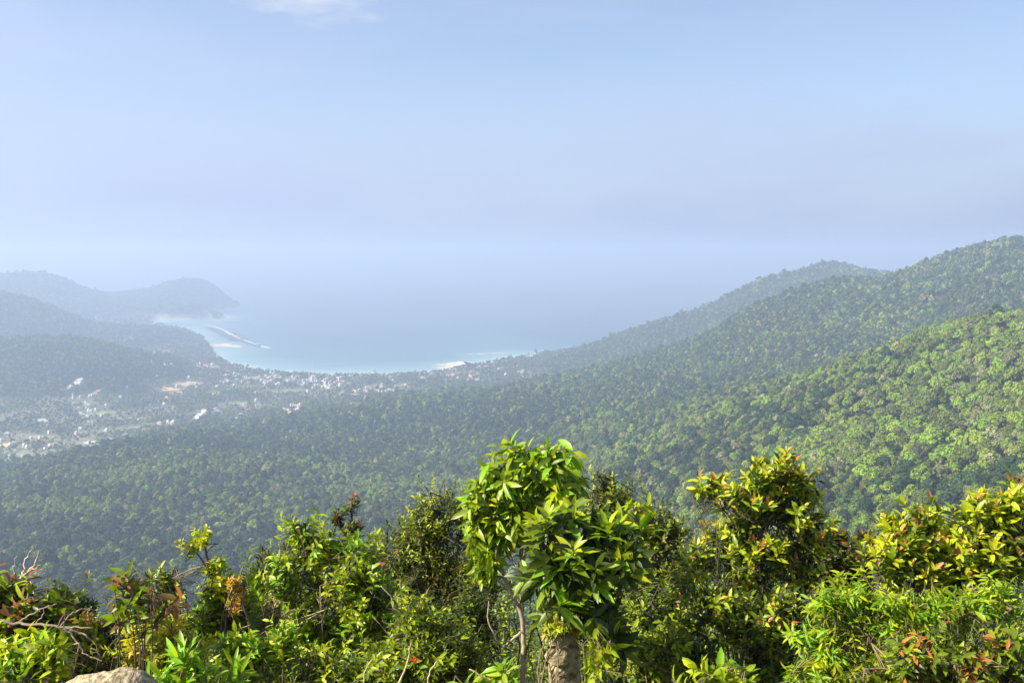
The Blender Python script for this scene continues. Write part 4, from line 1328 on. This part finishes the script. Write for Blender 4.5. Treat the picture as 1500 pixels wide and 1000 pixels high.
# dense shaded thicket that fills the ground behind them
LVu = Leaves()
PU = Palette([(DK, 3), (MD, 5), (LT, 4)])
r2 = np.random.default_rng(99)
Gu = Geo()
for i in range(4200):
    dd = 9.5 + 9 * r2.random()
    u = -60 + 1620 * r2.random()
    v = np.interp(u, [0, 100, 250, 400, 600, 900, 1000, 1200, 1500], [900, 900, 905, 880, 840, 830, 850, 830, 830]) + 170 * r2.random() ** 0.8
    T = at(u, v, dd)
    B = T + np.array([r2.normal() * .12, r2.normal() * .12, -0.35])
    cv = bez(B, (B + T) / 2 + r2.normal(size=3) * .03, T, 5)
    twig_leaves(LVu, cv, r2, 11, .075, .03, PU, 'alt', .15, None, 0, 0)
    if i % 3 == 0:
        g = h1(T[0], T[1])
        Gu.tube(np.vstack([[B[0] + r2.normal() * .3, B[1] + r2.normal() * .3, g - .05], B, T]), [.012, .007, .003], 4, np.array(BARK_D))
V, t, q, cc_ = LVu.arrays()
Gu.add(V, t, q, cc_)
tag(link('undergrowth', Gu.mesh('undergrowth', [M_LEAF])), 'dark green thicket between and behind the foreground shrubs', 'undergrowth', None, 'stuff')


# --- dead branches, flowers, boulders
def bare_branch(name, label, d, paths, col, seed):
    r2 = np.random.default_rng(seed)
    G = Geo()
    b0 = None
    for path in paths:
        pts = np.array([at(u, v, d + dz) for u, v, dz, _ in path])
        rr_ = np.array([r * d / F for *_, r in path])
        k = 5 * (len(pts) - 1) + 1
        ts = np.linspace(0, 1, len(pts)); tt = np.linspace(0, 1, k)
        P = np.stack([np.interp(tt, ts, pts[:, c]) for c in range(3)], -1)
        P[1:-1] = (P[:-2] + 2 * P[1:-1] + P[2:]) / 4
        P += r2.normal(size=P.shape) * 0.0035
        if b0 is None:
            b0 = P[0].copy()
        G.tube(P - b0, np.interp(tt, ts, rr_), 6, np.array(col) * (0.9 + .2 * r2.random()))
    o = link(name, G.mesh(name, [M_BARK]), None, tuple(b0))
    return tag(o, label, 'branch')


PALE = (0.50, 0.42, 0.33)
bare_branch('dead_branch', 'bare whitish forked twig standing up at the left edge', 6.3, [[(18, 905, 0, 3.2), (24, 862, 0, 2.8), (33, 844, 0, 2.2), (50, 829, 0, 1.8), (58, 806, 0, .9)], [(33, 844, 0, 1.8), (36, 822, .03, 1.5), (47, 804, .03, .7)],
            [(40, 838, 0, 1.3), (52, 832, -.03, 1), (60, 826, -.03, .6)], [(22, 864, 0, 1.1), (20, 835, .05, .9), (24, 814, .05, .5)]], (0.40, 0.34, 0.27), 51)
bare_branch('dead_branch', 'long pale dead branch lying level across the left shrubs', 5.5, [[(-20, 902, 0, 2.6), (20, 914, 0, 2.4), (60, 914, -.05, 2.2), (95, 919, -.08, 1.9), (135, 919, -.1, 1.2)], [(88, 918, -.06, 1.6), (104, 898, 0, 1.5), (122, 891, .05, 1.3), (136, 892, .06, .9)],
            [(24, 914, 0, 1.5), (46, 900, 0, 1.3), (66, 888, 0, 1), (82, 884, 0, .6)], [(52, 913, 0, 1.1), (62, 902, .0, .9), (64, 890, 0, .6)], [(95, 919, -.1, 1.8), (122, 928, -.1, 1.5), (138, 940, -.1, 1.1), (147, 962, -.1, .7)]], (0.24, 0.18, 0.12), 52)
bare_branch('dead_branch', 'thin dry twig bending down over the boulder', 5.1, [[(95, 920, 0, 1.4), (112, 938, 0, 1.2), (122, 955, 0, 1), (150, 968, 0, .7)], [(72, 959, 0, 1.1), (95, 966, 0, .9), (125, 976, 0, .7)]], (0.34, 0.26, 0.18), 53)
bare_branch('dead_branch', 'bare pale grey forked branch in front of the main bush', 6.9, [[(560, 1010, 0.1, 3.4), (566, 948, .05, 3), (588, 912, 0, 2.6), (596, 900, 0, 2.2), (590, 872, 0, 1.6), (586, 850, 0, .9)], [(587, 913, 0, 1.8), (578, 890, 0, 1.6), (572, 872, 0, 1.3), (558, 858, 0, .8)],
            [(596, 904, 0, 1.3), (615, 904, 0, 1.1), (632, 900, -.05, .7)], [(586, 912, 0, 1.1), (570, 913, 0, .9), (560, 910, 0, .5)], [(622, 903, 0, .8), (622, 890, 0, .5)]], (0.30, 0.27, 0.20), 54)
bare_branch('dead_branch', 'dry straw-coloured stem beside the red-orange blossom', 5.9, [[(578, 1010, 0, 1.6), (600, 965, 0, 1.3), (601, 942, 0, .7)]], (0.5, 0.40, 0.2), 55)
bare_branch('dead_branch', 'short dry stem to the right of the red-orange blossom', 5.9, [[(625, 1010, 0, 1.4), (628, 985, 0, 1.2), (640, 968, .02, .7)]], (0.5, 0.40, 0.2), 56)
bare_branch('dead_branch', 'short dry stem to the left of the red-orange blossom', 5.9, [[(535, 1010, 0, 1.4), (532, 985, 0, 1.1), (545, 965, 0, .7)]], (0.5, 0.40, 0.2), 57)
bare_branch('dead_branch', 'pale twig lying at the foot of the pale-stemmed tree', 5.9, [[(688, 978, 0, 1.5), (706, 990, 0, 1.4), (722, 996, 0, .8)]], (0.5, 0.40, 0.2), 58)


def flower(name, label, u, v, d, col, n, size, seed):
    r2 = np.random.default_rng(seed)
    p = at(u, v, d)
    root = link(name, None, None, tuple(p))
    tag(root, label, 'flower')
    LV = Leaves()
    for i in range(n):
        a = i * GA
        el = 0.15 + 0.9 * (i / n)
        A = np.array([math.cos(a) * math.cos(el), math.sin(a) * math.cos(el), math.sin(el)])
        LV.add(p + A * size * .1, A, unit(np.array([0, 0, 1]) - A * .5), size * (.7 + .5 * r2.random()), size * .5, .25, np.array(col) * (.75 + .5 * r2.random()))
    link('petal', LV.mesh('petal', M_LEAFSOFT, p), root)
    G = Geo()
    G.tube([(0, 0.0, -size * 1.4), (0, 0, -size * .3), (0, 0, size * .1)], [.003, .006, .008], 6, (0.12, 0.14, 0.03))
    link('calyx', G.mesh('calyx', [M_BARK]), root)


flower('flower', 'pink flower head at the top of the tall stem', 519, 727, 8.15, (0.42, 0.14, 0.16), 26, .036, 61)
flower('flower', 'small pink flower on the main bush', 560, 828, 7.6, (0.55, 0.14, 0.24), 12, .028, 62)
flower('flower', 'red-orange blossom low beside the pale grey branch', 607, 968, 5.9, (0.75, 0.08, 0.02), 12, .034, 63)


def boulder(label, u, vtop, d, a, b, seed, col):
    r2 = np.random.default_rng(seed)
    top = at(u, vtop, d)
    g = h1(top[0], top[1]) - 0.2
    c = top[2] - g
    nu, nv = 120, 90
    V = []
    for i in range(nv + 1):
        th = math.pi * 0.62 * i / nv
        for j in range(nu):
            ph = 2 * math.pi * j / nu
            n = np.array([math.sin(th) * math.cos(ph), math.sin(th) * math.sin(ph), math.cos(th)])
            k = 1 + 0.10 * math.sin(n[0] * 3 + seed) + 0.07 * math.sin(n[1] * 5 + n[2] * 4)
            V.append(n * np.array([a, b, c]) * k)
    V = np.array(V)
    V += unit(V) * (0.03 * fbm(V[:, 0] * 9 + V[:, 2] * 4, V[:, 1] * 9, seed, 4)[:, None] + 0.03 * fbm(V[:, 0] * 25, V[:, 1] * 25 + V[:, 2] * 20, seed + 5, 3)[:, None]) 
    V[:, 2] *= c / V[:, 2].max()
    q = [[i * nu + j, (i + 1) * nu + j, (i + 1) * nu + (j + 1) % nu, i * nu + (j + 1) % nu] for i in range(nv) for j in range(nu)]
    cols = np.array(col) * np.clip(1 + 1.1 * fbm(V[:, 0] * 9, V[:, 1] * 9 + V[:, 2] * 9, 77, 4), .5, 1.6)[:, None]
    o = link('boulder', mesh_np('boulder', V, None, q, [M_ROCK], True, cols), None, (top[0], top[1], g))
    tag(o, label, 'rock')


boulder('rounded pale granite boulder at the bottom left', 150, 963, 4.6, .46, .45, 5, (0.33, 0.27, 0.16))
boulder('dark boulder cut off by the bottom left corner', -32, 935, 4.2, .16, .3, 9, (0.10, 0.09, 0.08))
#FG>>

# ------------------------------------------------------------------ air
def haze_box():
    x0, x1, y0, y1, z0, z1 = -30000, 30000, -400, 40000, -42, 482
    G = Geo()
    box(G, x0, x1, y0, y1, z0, z1)
    m = bpy.data.materials.new('haze_air')
    m.use_nodes = True
    nt = m.node_tree
    for n in list(nt.nodes):
        nt.nodes.remove(n)
    out = nt.nodes.new('ShaderNodeOutputMaterial')
    pv = nt.nodes.new('ShaderNodeVolumePrincipled')
    pv.inputs['Color'].default_value = (0.60, 0.755, 1.0, 1)
    pv.inputs['Density'].default_value = HAZE
    pv.inputs['Anisotropy'].default_value = 0.15
    nt.links.new(pv.outputs[0], out.inputs['Volume'])
    o = link('haze', G.mesh('haze', [m], False, False))
    return tag(o, 'pale blue haze over the sea and hills', None, None, 'stuff')


HAZE = 0.000235
haze_box()

# ------------------------------------------------------------------ sky, sun, camera
SUN_EL, SUN_AZ = 36.0, -108.0    # azimuth clockwise from the view direction (+Y)
w = bpy.data.worlds.new('World')
scene.world = w
w.use_nodes = True
nt = w.node_tree
bg = nt.nodes['Background']
sky = nt.nodes.new('ShaderNodeTexSky')
sky.sky_type = 'NISHITA'
sky.sun_disc = False
sky.sun_elevation = rad(SUN_EL)
sky.sun_rotation = rad(SUN_AZ)
sky.altitude = 300
sky.air_density = 1.0
sky.dust_density = 0.6
sky.ozone_density = 3.0
# a veil of thin high cloud over the clear sky, thicker in a few wisps
tc = nt.nodes.new('ShaderNodeTexCoord')
mp = nt.nodes.new('ShaderNodeMapping')
mp.inputs['Scale'].default_value = (1.0, 1.0, 3.4)
mp.inputs['Location'].default_value = (0.3, 0.1, 0.25)
nz1 = nt.nodes.new('ShaderNodeTexNoise')
nz1.inputs['Scale'].default_value = 3.2
nz1.inputs['Detail'].default_value = 7
nz1.inputs['Roughness'].default_value = 0.55
nz1.inputs['Distortion'].default_value = 0.35
nt.links.new(tc.outputs['Generated'], mp.inputs['Vector'])
nt.links.new(mp.outputs[0], nz1.inputs['Vector'])
vr = nt.nodes.new('ShaderNodeMapRange')
vr.inputs['From Min'].default_value = 0.3
vr.inputs['From Max'].default_value = 0.8
vr.inputs['To Min'].default_value = 0.22
vr.inputs['To Max'].default_value = 0.62
nt.links.new(nz1.outputs['Fac'], vr.inputs['Value'])
mixv = nt.nodes.new('ShaderNodeMix')
mixv.data_type = 'RGBA'
sx = nt.nodes.new('ShaderNodeSeparateXYZ')
nt.links.new(tc.outputs['Generated'], sx.inputs[0])
lowr = nt.nodes.new('ShaderNodeMapRange')     # the veil is seen edge-on, and so thicker, towards the horizon
lowr.interpolation_type = 'SMOOTHSTEP'
lowr.inputs['From Min'].default_value = 0.0
lowr.inputs['From Max'].default_value = 0.22
lowr.inputs['To Min'].default_value = 1.0
lowr.inputs['To Max'].default_value = 0.0
nt.links.new(sx.outputs[2], lowr.inputs['Value'])
vc = nt.nodes.new('ShaderNodeMix')
vc.data_type = 'RGBA'
vc.inputs['A'].default_value = (3.7, 4.0, 5.4, 1)
vc.inputs['B'].default_value = (2.75, 3.3, 4.7, 1)
nt.links.new(lowr.outputs[0], vc.inputs['Factor'])
dt = nt.nodes.new('ShaderNodeVectorMath')
dt.operation = 'DOT_PRODUCT'
dt.inputs[1].default_value = Vector((math.sin(rad(SUN_AZ)), math.cos(rad(SUN_AZ)), 0.0))
nt.links.new(tc.outputs['Generated'], dt.inputs[0])
glow = nt.nodes.new('ShaderNodeMapRange')
glow.inputs['From Min'].default_value = -0.75
glow.inputs['From Max'].default_value = 0.2
glow.inputs['To Min'].default_value = 0.90
glow.inputs['To Max'].default_value = 1.16
nt.links.new(dt.outputs['Value'], glow.inputs['Value'])
vg = nt.nodes.new('ShaderNodeVectorMath')
vg.operation = 'SCALE'
nt.links.new(vc.outputs['Result'], vg.inputs[0])
nt.links.new(glow.outputs[0], vg.inputs['Scale'])
nt.links.new(vg.outputs[0], mixv.inputs['B'])
fx = nt.nodes.new('ShaderNodeMath')
fx.operation = 'MULTIPLY_ADD'
fx.use_clamp = True
fx.inputs[1].default_value = 0.55
nt.links.new(lowr.outputs[0], fx.inputs[0])
nt.links.new(vr.outputs[0], fx.inputs[2])
nt.links.new(fx.outputs[0], mixv.inputs['Factor'])
# one small bright cloud high in the left half of the view
cdir = Vector(ray(455, 2)).normalized()
sb = nt.nodes.new('ShaderNodeVectorMath'); sb.operation = 'SUBTRACT'; sb.inputs[1].default_value = cdir
nt.links.new(tc.outputs['Generated'], sb.inputs[0])
sc_ = nt.nodes.new('ShaderNodeVectorMath'); sc_.operation = 'MULTIPLY'; sc_.inputs[1].default_value = (1 / 0.095, 1 / 0.095, 1 / 0.022)
nt.links.new(sb.outputs[0], sc_.inputs[0])
ln = nt.nodes.new('ShaderNodeVectorMath'); ln.operation = 'LENGTH'
nt.links.new(sc_.outputs[0], ln.inputs[0])
cn = nt.nodes.new('ShaderNodeTexNoise')
cn.inputs['Scale'].default_value = 16
cn.inputs['Detail'].default_value = 6
nt.links.new(mp.outputs[0], cn.inputs['Vector'])
cm = nt.nodes.new('ShaderNodeMath'); cm.operation = 'MULTIPLY_ADD'; cm.inputs[1].default_value = 2.6
nt.links.new(cn.outputs['Fac'], cm.inputs[0])
cneg = nt.nodes.new('ShaderNodeMath'); cneg.operation = 'MULTIPLY_ADD'; cneg.inputs[1].default_value = -1.0; cneg.inputs[2].default_value = -0.35
nt.links.new(ln.outputs['Value'], cneg.inputs[0])
nt.links.new(cneg.outputs[0], cm.inputs[2])
cr = nt.nodes.new('ShaderNodeMapRange'); cr.interpolation_type = 'SMOOTHSTEP'
cr.inputs['From Min'].default_value = 0.0
cr.inputs['From Max'].default_value = 1.1
cr.inputs['To Max'].default_value = 0.6
nt.links.new(cm.outputs[0], cr.inputs['Value'])
mixc = nt.nodes.new('ShaderNodeMix')
mixc.data_type = 'RGBA'
mixc.inputs['B'].default_value = (5.2, 5.4, 5.9, 1)
nt.links.new(cr.outputs[0], mixc.inputs['Factor'])
nt.links.new(sky.outputs[0], mixv.inputs['A'])
nt.links.new(mixv.outputs['Result'], mixc.inputs['A'])
nt.links.new(mixc.outputs['Result'], bg.inputs['Color'])
bg.inputs['Strength'].default_value = 0.075

sl = bpy.data.lights.new('sun', 'SUN')
sl.energy = 5.0
sl.angle = rad(0.5)
sl.color = (1.0, 0.93, 0.80)
so = link('sun', sl)
sd = Vector((math.sin(rad(SUN_AZ)) * math.cos(rad(SUN_EL)), math.cos(rad(SUN_AZ)) * math.cos(rad(SUN_EL)), math.sin(rad(SUN_EL))))
so.rotation_euler = sd.to_track_quat('Z', 'Y').to_euler()

cam = bpy.data.cameras.new('camera')
co = link('camera', cam, None, (0, 0, CAMZ))
cam.sensor_width = 36
cam.lens = 36 * F / 1500
co.rotation_euler = (rad(90) - PITCH, 0, 0)
cam.clip_start = 0.1
cam.clip_end = 100000
scene.camera = co

scene.view_settings.view_transform = 'Standard'
scene.view_settings.look = 'None'
scene.view_settings.gamma = 1
scene.view_settings.exposure = 1.2
scene.cycles.use_denoising = True
scene.cycles.max_bounces = 6
scene.cycles.diffuse_bounces = 3
scene.cycles.glossy_bounces = 2
scene.cycles.transmission_bounces = 4
scene.cycles.volume_bounces = 0
scene.cycles.transparent_max_bounces = 8
